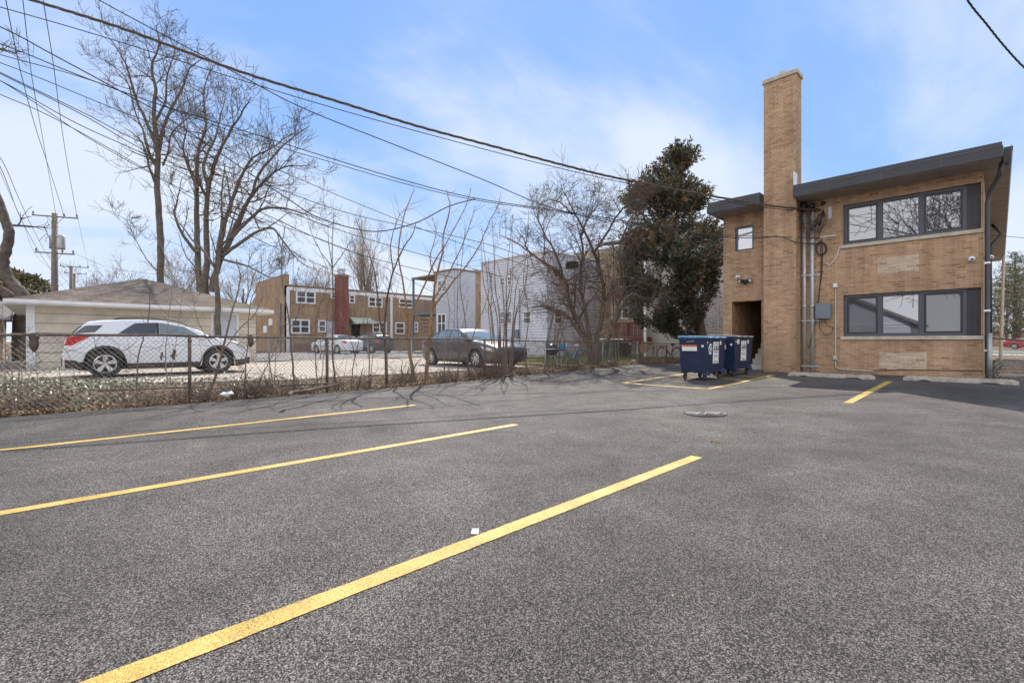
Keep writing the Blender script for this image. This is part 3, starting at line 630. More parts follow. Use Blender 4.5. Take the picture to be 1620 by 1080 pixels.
# ------------------------------------------------------------------ dumpsters
def text_mesh(txt, size, mat, name, parent, loc, rot, shear=0, bold=.0, depth=.001):
    cu = bpy.data.curves.new('lettering', 'FONT'); cu.body = txt; cu.size = size; cu.shear = shear; cu.offset = bold; cu.extrude = depth; cu.align_x = 'CENTER'; cu.align_y = 'CENTER'
    to = bpy.data.objects.new('tmp', cu); col.objects.link(to); dg = bpy.context.evaluated_depsgraph_get(); me = bpy.data.meshes.new_from_object(to.evaluated_get(dg))
    bpy.data.objects.remove(to); o = bpy.data.objects.new(name, me); col.objects.link(o); me.materials.clear(); me.materials.append(mat); o.parent = parent; o.location = loc; o.rotation_euler = rot; return o
DW, DL, DH0, DH1 = .74, 1.30, .20, 1.10     # x, y, bottom, top (local)
def dumpster(lidmat, oval, label):
    t_ = thing('dumpster', label, 'dumpster', (0, 0, 0), 'navy wheeled dumpsters')
    mb = MB(); w0, w1 = DW / 2 - .03, DW / 2; l0, l1 = DL / 2 - .07, DL / 2
    vs = []
    for z, a, b in ((DH0, w0, l0), (.36, w0 + .008, l0 + .012), (.365, w0 + .016, l0 + .012), (DH1, w1, l1)):
        vs += [(-a, -b, z), (a, -b, z), (a, b, z), (-a, b, z)]
    vs = [(x, y, z + (.0 if i < 12 else (.03 if x < 0 else 0))) for i, (x, y, z) in enumerate(vs)]
    fs = [(3, 2, 1, 0)] + [(4 * i + k, 4 * i + (k + 1) % 4, 4 * i + 4 + (k + 1) % 4, 4 * i + 4 + k) for i in range(3) for k in range(4)] + [(12, 13, 14, 15)]
    mb.add(vs, fs)
    mb.box(-w1 - .012, w1 + .012, -l1 - .012, l1 + .012, DH1 - .03, DH1 + .012)
    for sy in (-1, 1):                                     # folded corner gussets above the rear castors
        mb.add([(w0 + .002, sy * (l0 - .02), .34), (w0 + .07, sy * (l0 + .0), .14), (w0 - .16, sy * (l0 + .0), .14), (w0 + .002, sy * (l0 - .22), .2), (w0 + .07, sy * (l0 - .12), .14)], [(0, 1, 2), (0, 4, 1), (0, 3, 4)])
    body = mb.build('body', M['navy'], t_, bevel=.01)
    mb = MB(); n = 10; vs = []
    for i in range(n + 1):
        y = -l1 - .03 + (2 * l1 + .06) * i / n
        for x, z in ((w1 + .035, DH1 + .018), (w1 + .03, DH1 + .05), (0, DH1 + .075), (-w1 - .02, DH1 + .09), (-w1 - .03, DH1 + .05), (0, DH1 + .03)): vs.append((x, y, z + .008 * math.sin(i * 1.9 + x * 3)))
    m_ = 6; mb.add(vs, [(i * m_ + k, i * m_ + (k + 1) % m_, (i + 1) * m_ + (k + 1) % m_, (i + 1) * m_ + k) for i in range(n) for k in range(m_)] + [tuple(range(m_))[::-1], tuple(n * m_ + k for k in range(m_))])
    mb.build('lid', M[lidmat], t_)
    for sx in (-1, 1):
        for sy in (-1, 1):
            cx_, cy_ = sx * (w0 - .07), sy * (l0 - .10); mb = MB(); mb.box(cx_ - .05, cx_ + .05, cy_ - .05, cy_ + .05, .178, .2); mb.box(cx_ - .035, cx_ - .029, cy_ - .03, cy_ + .03, .07, .18); mb.box(cx_ + .029, cx_ + .035, cy_ - .03, cy_ + .03, .07, .18)
            mb.tube([(cx_ - .045, cy_ - .02, .08), (cx_ + .045, cy_ - .02, .08)], .014, 8); c_ = mb.build('caster', M['black'], t_)
            mb = MB(); mb.lathe([(.02, -.028), (.072, -.028), (.08, -.018), (.08, .018), (.072, .028), (.02, .028)], (cx_, cy_ - .02, .08), (1, 0, 0), 20); mb.build('wheel', M['rubber'], c_, smooth=True)
            mb = MB(); mb.lathe([(0, -.03), (.03, -.03), (.03, .03), (0, .03)], (cx_, cy_ - .02, .08), (1, 0, 0), 12); mb.build('hub', M['galv'], c_)
    def face_x(z): return w0 + .012 + (w1 - w0 - .01) * (z - .36) / (DH1 - .36) + .006
    def sticker(y0, y1, z0, z1, mat='sticker', nm='sticker'):
        mb = MB(); mb.add([(face_x(z0), y0, z0), (face_x(z0), y1, z0), (face_x(z1), y1, z1), (face_x(z1), y0, z1), (face_x(z0) - .003, y0, z0), (face_x(z0) - .003, y1, z0), (face_x(z1) - .003, y1, z1), (face_x(z1) - .003, y0, z1)], [(0, 1, 2, 3), (7, 6, 5, 4), (0, 4, 5, 1), (1, 5, 6, 2), (2, 6, 7, 3), (3, 7, 4, 0)])
        return mb.build(nm, M[mat], t_)
    sticker(-.19, .19, .44, 1.02)
    tilt = math.atan((w1 - w0) / .74)
    ang = (R(90) - tilt, 0, R(90))
    text_mesh('LRS', .205, M['ink'], 'lettering', t_, (face_x(.86) + .003, 0, .86), ang, .25, .005)
    text_mesh('Recycle', .075, M['greyink'], 'lettering', t_, (face_x(.645) + .003, 0, .645), ang)
    mb = MB(); mb.box(face_x(.48) + .001, face_x(.48) + .003, -.12, .12, .475, .50); mb.box(face_x(.46) + .001, face_x(.455) + .003, -.12, .10, .455, .465); mb.build('small_print', M['greyink'], t_)
    for s in (1, -1):                                        # swooshes above and below the letters
        P = []
        for i in range(9):
            a = R(20 + 130 * i / 8) ; P.append((face_x(.86 + s * .1) + .004, .16 * math.cos(a) * s, .86 + s * (.065 + .055 * math.sin(a))))
        MB().tube(P, [.001, .004, .007, .009, .009, .008, .006, .004, .001], 4).build('swoosh', M['ink'], t_)
    sticker(.26, .36, .94, 1.04); sticker(.27, .35, 1.045, 1.06, 'orange')
    sticker(-.58, -.54, .97, 1.03)
    if oval:
        z0 = .83; yc = -.37; mb = MB(); mb.add([(face_x(z0 + .15 * math.sin(a)), yc + .115 * math.cos(a), z0 + .15 * math.sin(a)) for a in [2 * math.pi * i / 24 for i in range(24)]] + [(face_x(z0 + .15 * math.sin(a)) - .003, yc + .115 * math.cos(a), z0 + .15 * math.sin(a)) for a in [2 * math.pi * i / 24 for i in range(24)]], [tuple(range(24)), tuple(range(24, 48))[::-1]] + [(i, 24 + i, 24 + (i + 1) % 24, (i + 1) % 24) for i in range(24)]); ov = mb.build('round_sticker', M['sticker'], t_)
        mb = MB()
        for k in range(3):                                  # three chasing arrows
            a0 = R(90 + 120 * k); q = lambda a, r: (face_x(z0 + r * math.sin(a)) + .003, yc + r * math.cos(a), z0 + r * math.sin(a) * 1.25)
            mb.tube([q(a0 + R(48), .058), q(a0 + R(12), .07), q(a0 - R(12), .07), q(a0 - R(36), .06)], [.009, .009, .011, .011], 4)
            mb.tube([q(a0 - R(30), .062), q(a0 - R(62), .056)], [.024, .001], 4)
        mb.build('recycling_arrows', M['ink'], ov)
    else: sticker(-.48, -.33, .93, 1.06)
    # south end stickers
    mb = MB(); yf = lambda z: -(l0 + .012 + (l1 - l0 - .012) * (z - .36) / (DH1 - .36)) - .004
    mb.add([(-.32, yf(.89), .89), (.12, yf(.89), .89), (.12, yf(.94), .94), (-.32, yf(.94), .94)], [(0, 1, 2, 3)]); mb.build('warning_sticker', M['orange'] , t_)
    mb = MB(); mb.add([(-.29, yf(.78) - .001, .78), (.12, yf(.78) - .001, .78), (.12, yf(.89) - .001, .89), (-.29, yf(.89) - .001, .89)], [(0, 1, 2, 3)]); mb.build('warning_sticker', M['sticker'], t_)
    mb = MB(); mb.add([(.24, yf(.88), .88), (.3, yf(.88), .88), (.3, yf(.94), .94), (.24, yf(.94), .94)], [(0, 1, 2, 3)]); mb.build('sticker', M['sticker'], t_)
    mb = MB(); mb.tube([(-.16, yf(1.02) - .0, 1.02), (.02, yf(1.02) - .02, 1.035), (.05, yf(1.02), 1.04)], .008, 5); mb.build('handle', M['galv'], t_)
    return t_
d1 = dumpster('lidblue', True, 'navy blue wheeled dumpster with light blue lid and round recycling sticker, nearer the camera')
d1.location = (-5.72, 12.93, gh(0, 12.9)); d1.rotation_euler.z = R(1)
d2 = dumpster('lidgrey', False, 'navy wheeled dumpster with dark grey lid and no round sticker, beside the stairwell doorway')
d2.location = (-5.60, 14.62, gh(0, 14.6)); d2.rotation_euler.z = R(-1.5)
# storm drain cover
p = onground(1116, 655); t_ = thing('drain_cover', 'round iron drain cover with two fan shaped grates in the asphalt', 'drain cover', (p.x, p.y, p.z + .003))
mb = MB(); mb.lathe([(0, .003), (.312, .003), (.325, -.002)], (p.x, p.y, p.z + .001), (0, 0, 1), 32); mb.build('plate', M['iron'], t_)
mb = MB()
for s in (-1, 1):
    c_ = V((p.x + s * .155 * .70, p.y + s * .155 * .716, p.z + .008))
    for r_ in (.06, .148): mb.tube([c_ + V((r_ * math.cos(a), r_ * math.sin(a), 0)) for a in [2 * math.pi * i / 20 for i in range(21)]], .0105, 4, False)
    for k in range(5): a = k * math.pi / 2.5 + .3; mb.tube([c_, c_ + V((.148 * math.cos(a), .148 * math.sin(a), 0))], .010, 4)
mb.build('grate', M['ironl'], t_)
mb = MB()
for s in (-1, 1):
    c_ = V((p.x + s * .155 * .70, p.y + s * .155 * .716, p.z)); mb.lathe([(0, .0062), (.14, .0062), (.141, .005)], c_, (0, 0, 1), 20)
mb.build('opening', M['rubber'], t_)
# bits on the asphalt
p = onground(751, 846); mb = MB(); d_ = at(751, 846, Z=1).normalized()
mb.add([(-.022, -.0, 0), (.022, -.0, 0), (.022, .018, .008), (-.022, .018, .008), (-.022, .03, .001), (.022, .028, .002), (.022, .048, .014), (-.02, .05, .012)], [(0, 1, 2, 3), (3, 2, 5, 4), (4, 5, 6, 7)])
o_ = mb.build('crushed_lid', M['bagwhite'], loc=(0, 0, 0)); o_.location = (p.x, p.y, p.z + .006); o_.rotation_euler.z = YAW; s_ = o_.modifiers.new('s', 'SOLIDIFY'); s_.thickness = .002
tag(o_, 'small folded scrap of white plastic beside the nearest yellow line', 'litter')
p = onground(1133, 700); mb = MB(); rr = random.Random(5)
for k in range(26):
    a = rr.uniform(0, 6.28); l_ = rr.uniform(.02, .06); q = V((rr.uniform(-.05, .05), rr.uniform(-.03, .03), 0)); mb.tube([q, q + V((math.cos(a) * l_ * .5, math.sin(a) * l_ * .5, l_ * .4)), q + V((math.cos(a) * l_, math.sin(a) * l_, .01))], [.002, .003, .001], 4)
tag(mb.build('weed_sprig', M['straw'], loc=(0, 0, 0)), 'dry weed sprig lying on the asphalt beyond the end of nearest yellow line', 'weed').location = (p.x, p.y, p.z)

# ------------------------------------------------------------------ chain link fence
FX = -10.72; FT = 1.235
def chain(name, label, x0, y0, x1, y1, top, zb, pitch, wr, posts, rmat, lmat, pmat, prad=.028, tops=None):
    A = V((x0, y0, 0)); B = V((x1, y1, 0)); D = (B - A); Ln = D.length; D.normalize(); z0 = zb(A)
    t_ = thing(name, label, 'fence', (x0, y0, z0))
    tp = tops or (lambda u: top)
    n = int(Ln / .6); mb = MB(); mb.tube([A + D * Ln * i / n + V((0, 0, tp(Ln * i / n) + .008 * NZ.noise(V((i * .7, 1, 2))))) for i in range(n + 1)], .021, 8); mb.build('top_rail', M[rmat], t_, smooth=True)
    mb = MB(); Nn = V((D.y, -D.x, 0))
    def pt(u, z, s): return A + D * u + V((0, 0, z)) + Nn * (.026 + .004 * s)
    u = -2.0
    while u < Ln + 2.0:
        for s in (1, -1):
            pts = []; zl = .0
            us = u; k = 0
            zt0 = tp(max(0, min(Ln, us))); H_ = zt0 - zb(A + D * max(0, min(Ln, us))) - .04
            nn_ = max(4, int(H_ / .3))
            for i in range(nn_ + 1):
                uu = us + s * (H_ * .98) * i / nn_; 
                if uu < 0 or uu > Ln: continue
                zz_ = zt0 - .01 - H_ * i / nn_; w_ = .012 * NZ.noise(V((uu * 1.3, zz_ * 1.3, x0)))
                pts.append(pt(uu, zz_, s) + Nn * w_)
            if len(pts) > 1: mb.tube(pts, wr, 3, False)
        u += pitch
    mb.build('wire_mesh', M[lmat], t_)
    for up, r_, tall in posts:
        b_ = A + D * up; mb = MB(); zt = tp(up) + tall; mb.tube([b_ + V((0, 0, zb(b_) - .05)), b_ + V((0, 0, zt))], r_, 10); mb.ell((b_.x, b_.y, zt), (r_ * 1.25, r_ * 1.25, r_ * .9), 10, 6)
        mb.tube([b_ + V((0, 0, zt - .12)), b_ + V((0, 0, zt - .09))], r_ * 1.25, 10); mb.build('post', M[pmat], t_, smooth=True)
    return t_
FY0, FYM, FY1 = -4.0, 10.2, 24.0
def ftop(y): return at_top(y)
def at_top(y):   # gentle sag of the old top rail
    return 1.235 + .012 * math.sin(y * .9) - .012 * max(0, y - 6) + (.02 if y < 2 else 0)
pp = [at(x, 600, X=FX).y for x in (40, 300, 517.5, 611.5)]
posts = [(y - FY0, .03 if i != 2 else .034, .0) for i, y in enumerate([-2.9] + pp[1:] + [9.3])]
chain('chain_link_fence', 'rusty old chain link fence with saplings growing through it along the lot', FX, FY0, FX, FYM, 1.2, lambda p: gh(FX, p.y), .082, .0028, posts, 'rail', 'link', 'rail', tops=lambda u: at_top(FY0 + u))
posts = [(at(x, 560, X=FX).y - FYM, .026, .01) for x in (862, 953, 1008, 1052)]
chain('chain_link_fence', 'grey chain link fence with galvanised posts beside the parked blue bicycle', FX, FYM + .02, FX, FY1, 1.2, lambda p: gh(FX, p.y), .09, .0028, posts, 'rail', 'link', 'postg', tops=lambda u: at_top(FYM + u))
a_ = at(425, 560, Z=23.5); b_ = at(660, 560, Z=27)
chain('chain_link_fence', 'low grey chain link fence across the far edge of the concrete pad', a_.x, a_.y, b_.x, b_.y, 1.25, lambda p: .2, .14, .004, [(x * 2.4, .028, .02) for x in range(int((b_ - a_).length / 2.4) + 1)], 'postg', 'postg', 'postg', tops=lambda u: 1.28)
# bark stubs grown into the fence
rr = random.Random(11)
for (px, y0, y1, w_, lab) in ((54, 527, 557, 9, 'weathered stub of branch stuck on the fence rail by the garage corner post'), (396, 531, 549, 8, 'short log chunk grown onto the fence rail right of the garage'), (275, 553, 570, 4, 'small bark chunk caught in the mesh before the white car door'), (256, 557, 571, 2.5, 'thin bark sliver caught in the mesh before the white car door'), (211, 533, 0, 0, '')):
    if not w_: continue
    mb = MB(); P = [at(px + rr.uniform(-2, 2) * (i % 2), y0 + (y1 - y0) * i / 5, X=FX + .02) for i in range(6)]; zr = P[0].x; sc_ = (P[0] - V((0, 0, HC))).length / FPX
    mb.tube(P, [w_ * sc_ * k for k in (.35, .5, .42, .5, .38, .12)], 7); mb.tube([P[2], P[2] + V((.03, .05, -.05))], [w_ * sc_ * .3, .004], 5)
    o_ = mb.build('branch_stub', M['barkd'], loc=P[-1]); tag(o_, lab, 'wood piece')
# fence at the right end of the building
p0 = at(1566, 597, Y=YB - .25); t_ = thing('chain_link_fence', 'chain link fence running out to the right from the grey post at the building corner', 'fence', (p0.x, p0.y, .2))
mb = MB(); mb.tube([(p0.x, p0.y, .15), (p0.x, p0.y, 1.33)], .048, 12); mb.ell((p0.x, p0.y, 1.33), (.05, .05, .03)); mb.build('post', M['postg'], t_, smooth=True)
mb = MB(); e_ = V((p0.x + 6, p0.y + .5, 1.05)); s_ = V((p0.x, p0.y, 1.24)); mb.tube([s_, V((p0.x + .9, p0.y + .08, 1.13)), e_], .025, 8); mb.build('top_rail', M['rail'], t_)
mb = MB(); u = -1.2
while u < 6:
    for s in (1, -1):
        P = []
        for i in range(4):
            uu = u + s * 1.0 * i / 3
            if 0 <= uu <= 6: P.append((p0.x + uu, p0.y + .03 + uu * .083, 1.14 - .95 * i / 3))
        if len(P) > 1: mb.tube(P, .003, 3, False)
    u += .09
mb.build('wire_mesh', M['postg'], t_)

# ------------------------------------------------------------------ vehicles
def interp(P, x):
    if x <= P[0][0]: return P[0][1]
    for (a, b), (c, d) in zip(P, P[1:]):
        if x <= c:
            t = (x - a) / (c - a); return b + (d - b) * (t if (d == b) else (t * t * (3 - 2 * t) * .35 + t * .65))
    return P[-1][1]
def car(label, L_, W, top, belt, wheels, wr, paintm, cladm, glassm, wins, lamps, rails=False, group=None, name='parked_car', clad_h=.12, wheelstyle=5, detail=True, shield=None, backl=None, cat='car'):
    t_ = thing(name, label, cat, (0, 0, 0), group); hw = W / 2
    sill = .24
    def zb(x):
        z = sill if .25 < x < L_ - .2 else sill + .03
        for c_ in wheels:
            d = abs(x - c_); r = wr + .065
            if d < r: z = max(z, wr + math.sqrt(r * r - d * d) * .98)
        return z
    def half(x, z):
        e = min(x, L_ - x); f_ = 1 if e > .7 else 1 - .24 * ((.7 - e) / .7) ** 2.2
        y = hw * f_; bz = interp(belt, x)
        if z > bz: y -= (z - bz) * .34 * (1 + .0)
        mid = .62; y -= .05 * ((z - mid) / .5) ** 2 if z < bz else .05 * ((bz - mid) / .5) ** 2
        if z < .4: y -= (.4 - z) * .12
        return y
    ns = int(L_ / .045); NSd = 14; NT_ = 9; mb = MB(); vs = []; m_ = 2 * NSd + NT_
    for i in range(ns + 1):
        x = L_ * i / ns; zt = interp(top, x); z0 = min(zb(x), zt - .06); ring = []
        ze = zt - (.05 if zt > .75 else .03)
        side = []
        for k in range(NSd):
            z = z0 + (ze - z0) * k / (NSd - 1); side.append((half(x, z), z))
        ye = side[-1][0]
        tops = []
        for k in range(1, NT_ + 1):
            s = 1 - 2 * k / (NT_ + 1); tops.append((ye * s, ze + (zt - ze) * (1 - abs(s) ** 2.6) + .0))
        for y, z in side: ring.append((x, y, z))
        for y, z in tops: ring.append((x, y * 1.0, z))
        for y, z in side[::-1]: ring.append((x, -y, z))
        vs += ring
    fs = [(i * m_ + k, (i + 1) * m_ + k, (i + 1) * m_ + k + 1, i * m_ + k + 1) for i in range(ns) for k in range(m_ - 1)]
    fs += [tuple(range(m_)), tuple(ns * m_ + k for k in range(m_))[::-1]]
    mb.add(vs, fs); body = mb.build('body', M[paintm], t_, smooth=True)
    mb = MB(); mb.box(.3, L_ - .3, -hw + .18, hw - .18, .2, .62)
    for c_ in wheels: mb.box(c_ - wr - .05, c_ + wr + .05, -hw + .12, hw - .12, .3, wr * 2 + .05)
    mb.build('underbody', M['rubber'], t_)
    def patch(poly, mat, nm, off=.006, sides=(1, -1), parent=None, n=7):
        for s in sides:
            mb = MB()                                     # quad strip between a lower and an upper polyline
            lo, up = poly; vs = []; K = 10
            xa, xb = lo[0][0], lo[-1][0]; ua, ub = up[0][0], up[-1][0]
            for i in range(K + 1):
                t = i / K; x0 = xa + (xb - xa) * t; x1 = ua + (ub - ua) * t; z0 = interp(lo, x0); z1 = interp(up, x1)
                for j in range(n):
                    q = j / (n - 1); x = x0 + (x1 - x0) * q; z = z0 + (z1 - z0) * q; vs.append((x, s * (half(x, z) + off), z))
            fs = [(i * n + j, (i + 1) * n + j, (i + 1) * n + j + 1, i * n + j + 1) for i in range(K) for j in range(n - 1)]
            mb.add(vs, fs if s < 0 else [f[::-1] for f in fs]); o_ = mb.build(nm, M[mat], parent or t_, smooth=True)
        return o_
    for lo, up, mt in wins: patch((lo, up), mt, 'side_window', .007)
    for lo, up, mt, nm in lamps: patch((lo, up), mt, nm, .009)
    # glass on the top surface
    def topglass(xa, xb, inset, nm, mat):
        mb = MB(); vs = []; n = 9; K = 8
        for i in range(K + 1):
            x = xa + (xb - xa) * i / K; zt = interp(top, x); ye = half(x, zt - .05) - inset
            for k in range(n): s = 1 - 2 * k / (n - 1); vs.append((x, ye * s, zt - .05 * abs(s * ye / (ye + inset)) ** 2.6 + .007))
        mb.add(vs, [(i * n + k, (i + 1) * n + k, (i + 1) * n + k + 1, i * n + k + 1) for i in range(K) for k in range(n - 1)]); mb.build(nm, M[mat], t_, smooth=True)
    if shield: topglass(*shield, .09, 'windscreen', glassm)
    if backl: topglass(*backl, .09, 'rear_window', 'carglass')
    # cladding
    if cladm:
        for s in (1, -1):
            mb = MB(); vs = []; K = 90
            for i in range(K + 1):
                x = .04 + (L_ - .08) * i / K; z0 = zb(x); h = clad_h if sill + .05 > z0 else .06
                if x < wheels[0] - wr - .06: h = .17 + .1 * (wheels[0] - wr - x)
                if x > wheels[-1] + wr + .06: h = .14 + .1 * (x - wheels[-1] - wr)
                for q in (0, .5, 1): z = z0 - .01 + (h + .01) * q; vs.append((x, s * (half(x, z) + .014), z))
            mb.add(vs, [(i * 3 + j, (i + 1) * 3 + j, (i + 1) * 3 + j + 1, i * 3 + j + 1) for i in range(K) for j in range(2)]); mb.build('cladding', M[cladm], t_, smooth=True)
        mb = MB()
        for xs in ((-.012, .0), (L_, L_ + .012)): mb.box(xs[0], xs[1], -hw * .72, hw * .72, .3, .5)
        mb.build('bumper_trim', M[cladm], t_)
    if detail:
        mb = MB()                                           # door gaps
        for s in (1, -1):
            dx = [wheels[0] + wr + .12, (wheels[0] + wheels[-1]) / 2 + .08, wheels[-1] - wr - .1]
            for x_ in dx:
                zz0 = sill + .1; zz1 = interp(belt, x_) - .01; P = [(x_ + .03 * math.sin(j), s * (half(x_, zz0 + (zz1 - zz0) * j / 5) + .001), zz0 + (zz1 - zz0) * j / 5) for j in range(6)]; mb.tube(P, .004, 4)
        mb.build('door_seam', M['rubber'], body)
        for s in (1, -1):
            for x_ in ((wheels[0] + wheels[-1]) / 2 - .12, wheels[-1] - wr - .32):
                z_ = interp(belt, x_) - .1; mb = MB(); y_ = s * (half(x_, z_) + .018); mb.box(x_ - .19, x_, y_ - .008, y_ + .008, z_ - .012, z_ + .014); mb.build('door_handle', M[paintm], t_, bevel=.005)
            x_ = wheels[-1] - wr - .08; z_ = interp(belt, x_) + .06; mb = MB(); mb.ell((x_, s * (hw + .06), z_), (.07, .1, .07)); mb.build('wing_mirror', M[paintm], t_, smooth=True)
    if rails:
        for s in (1, -1):
            mb = MB(); P = [(x, s * (half(x, interp(top, x) - .05) - .04), interp(top, x) + (.005 if x in (1.0, 2.6) else .035)) for x in (1.0, 1.12, 1.6, 2.1, 2.48, 2.6)]; mb.tube(P, .016, 6); mb.build('roof_rail', M['black'], t_)
    for c_ in wheels:
        for s in (1, -1):
            y0 = s * (hw - .10); A = (0, s, 0); O = (c_, y0 - s * .10, wr); Lr = wr * .66
            mb = MB(); mb.lathe([(Lr, 0), (wr - .02, 0), (wr, .03), (wr, .17), (wr - .02, .195), (Lr + .005, .2), (Lr, .19), (Lr, .0)], O, A, 28); wo = mb.build('wheel', M['rubber'], t_, smooth=True)
            mb = MB(); mb.lathe([(Lr - .0, .0), (Lr, .192), (Lr - .022, .196), (Lr - .03, .15), (Lr - .04, .08)], O, A, 28)
            for k in range(wheelstyle):
                a = 2 * math.pi * k / wheelstyle + .3; da = .30 if wheelstyle == 5 else .2; dirx, dirz = math.cos(a), math.sin(a); px_, pz_ = -dirz, dirx; V8 = []
                for yy in (.135, .178):
                    for r_, w_ in ((.03, .028), (Lr - .02, .058 if wheelstyle == 5 else .03)):
                        for q in (-1, 1): V8.append((O[0] + dirx * r_ + px_ * w_ * q, O[1] + s * yy * (1 if r_ > .1 else .97), O[2] + dirz * r_ + pz_ * w_ * q))
                mb.add(V8, [(0, 1, 3, 2), (4, 6, 7, 5), (0, 4, 5, 1), (2, 3, 7, 6), (0, 2, 6, 4), (1, 5, 7, 3)])
            mb.lathe([(0, .185), (.035, .185), (.045, .17)], O, A, 12); mb.build('rim', M['chrome'], wo)
            mb = MB(); mb.lathe([(0, .09), (Lr * .98, .09)], O, A, 20); mb.build('brake_disc', M['rubber'], wo)
    return t_, half
def place(c_, x, y, z, ang): c_[0].location = (x, y, z); c_[0].rotation_euler.z = ang
# white crossover, rear to the left
suv_top = [(0, .62), (.03, .92), (.13, 1.1), (.34, 1.34), (.50, 1.475), (.8, 1.52), (1.5, 1.555), (2.0, 1.54), (2.4, 1.47), (2.8, 1.33), (3.2, 1.13), (3.45, 1.05), (3.85, .97), (4.08, .86), (4.22, .70), (4.28, .5)]
suv_belt = [(0, 1.02), (.5, 1.08), (1.2, 1.08), (3.2, .99), (3.6, .96), (4.28, .8)]
suv_win = [([(1.06, 1.15), (1.86, 1.10)], [(1.42, 1.435), (1.88, 1.455)], 'carglass'), ([(1.95, 1.095), (2.98, 1.04)], [(1.95, 1.455), (2.52, 1.355)], 'carglassg'), ([(.20, 1.14), (.60, 1.18)], [(.42, 1.345), (.76, 1.36)], 'carglass'), ([(3.0, 1.035), (3.28, 1.03)], [(2.95, 1.12), (3.0, 1.13)], 'black'), ([(1.87, 1.10), (1.94, 1.09)], [(1.88, 1.455), (1.94, 1.455)], 'black')]
suv_lamps = [([(.03, .84), (.16, .84)], [(.10, 1.06), (.55, 1.09)], 'red_lamp', 'tail_light'), ([(.02, .40), (.16, .38)], [(.02, .45), (.17, .44)], 'red_lamp', 'reflector'), ([(3.82, .83), (4.14, .70)], [(3.60, .93), (4.02, .86)], 'lamp', 'headlight'), ([(3.7, .90), (3.95, .84)], [(3.62, .94), (3.92, .885)], 'amber', 'indicator')]
c_ = car('white compact crossover with grey cladding parked beside the cream garage behind the fence', 4.28, 1.78, suv_top, suv_belt, (.80, 3.355), .36, 'carwhite', 'clad', 'carglassg', suv_win, suv_lamps, True, shield=(2.6, 3.22), backl=(.12, .36))
place(c_, -17.0, .22, .21, R(90))
mb = MB(); mb.tube([(.62, 0, 1.49), (.42, 0, 1.66)], .006, 5); o_ = mb.build('antenna', M['black'], c_[0])
sed_top = [(0, .6), (.03, .88), (.12, 1.02), (.5, 1.07), (.75, 1.12), (1.35, 1.40), (1.9, 1.46), (2.5, 1.44), (2.9, 1.30), (3.55, 1.0), (3.8, .97), (4.35, .88), (4.58, .80), (4.72, .72), (4.78, .60)]
sed_belt = [(0, .95), (.8, 1.0), (3.4, .93), (4.2, .82), (4.78, .7)]
sed_win = [([(.98, 1.02), (1.3, 1.01)], [(1.26, 1.22), (1.38, 1.29)], 'carglassg'), ([(1.34, 1.01), (2.12, .99)], [(1.5, 1.34), (2.16, 1.375)], 'carglassg'), ([(2.22, .985), (3.12, .97)], [(2.22, 1.375), (2.72, 1.31)], 'carglassg')]
sed_lamps = [([(.03, .80), (.30, .82)], [(.06, .96), (.5, .97)], 'red_lamp', 'tail_light'), ([(4.25, .66), (4.74, .58)], [(4.05, .80), (4.66, .70)], 'lamp', 'headlight')]
def sedan(label, pm, gm='carglassg', detail=True, **k):
    return car(label, 4.78, 1.84, sed_top, sed_belt, (.98, 3.78), .33, pm, None, gm, sed_win, sed_lamps, False, shield=(2.78, 3.5), backl=(.72, 1.35), wheelstyle=7, detail=detail, **k)
c_ = sedan('graphite grey sedan nosed up to the fence behind the cluster of thin stems', 'cargrey'); place(c_, -16.7, 11.75, .2, R(-1))
mb = MB(); mb.box(4.755, 4.79, -.50, .50, .30, .58); mb.build('grille', M['black'], c_[0])
mb = MB(); mb.box(4.795, 4.805, -.16, .16, .40, .53); pl_ = mb.build('number_plate', M['sticker'], c_[0])
mb = MB(); mb.box(4.806, 4.808, -.15, .15, .485, .525); mb.build('plate_band', M['lidblue'], pl_)
c_ = sedan('white sedan parked in front of the far brick building', 'carwhite'); p = at(562, 560, Z=36); c_[0].rotation_euler.z = R(190); c_[0].location = (p.x, p.y, .21)
c_ = car('dark grey crossover with pale roof parked right of the far white sedan', 4.28, 1.78, suv_top, suv_belt, (.80, 3.355), .345, 'cardark', 'clad', 'carglass', suv_win, suv_lamps, True, shield=(2.6, 3.22), backl=(.12, .36), detail=False); p = at(612, 560, Z=38); c_[0].location = (p.x, p.y, .21); c_[0].rotation_euler.z = R(190)
c_ = sedan('red sedan parked across the street far right', 'carred', 'carglass', False); p = at(1588, 548, Z=60); c_[0].location = (p.x, p.y, .23); c_[0].rotation_euler.z = R(-6)
# ------------------------------------------------------------------ cream garage on the left
a_ = at(45, 500, X=-23.3); b_ = at(405, 500, X=-23.3); GY0, GY1 = a_.y, b_.y; GXE, GXW = -23.3, -31.5; GE = 2.42
g = thing('garage', 'cream garage with brown shingle hip roof and pale blue door behind the white crossover', 'garage', ((GXE + GXW) / 2, (GY0 + GY1) / 2, .2))
dd = (at(337, 500, X=GXE).y, at(374, 500, X=GXE).y, .25, 2.3)
mb = MB(); wall(mb, FE(GXE), GY0, GY1, .15, GE, [dd], .15); mb.box(GXW, GXE - .153, GY0, GY0 + .15, .15, GE); mb.box(GXW, GXE - .153, GY1 - .15, GY1, .15, GE); mb.box(GXW, GXW + .15, GY0 + .153, GY1 - .153, .15, GE)
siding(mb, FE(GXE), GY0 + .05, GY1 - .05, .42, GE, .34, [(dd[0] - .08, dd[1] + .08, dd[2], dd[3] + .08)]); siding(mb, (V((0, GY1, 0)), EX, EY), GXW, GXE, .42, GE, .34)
mb.build('wall', [M['garage'], M['joint_shade']], g)
mb = MB(); mb.lbox(FE(GXE), dd[0], dd[1], -.08, -.04, dd[2], dd[3]); do = mb.build('door', M['door'], g)
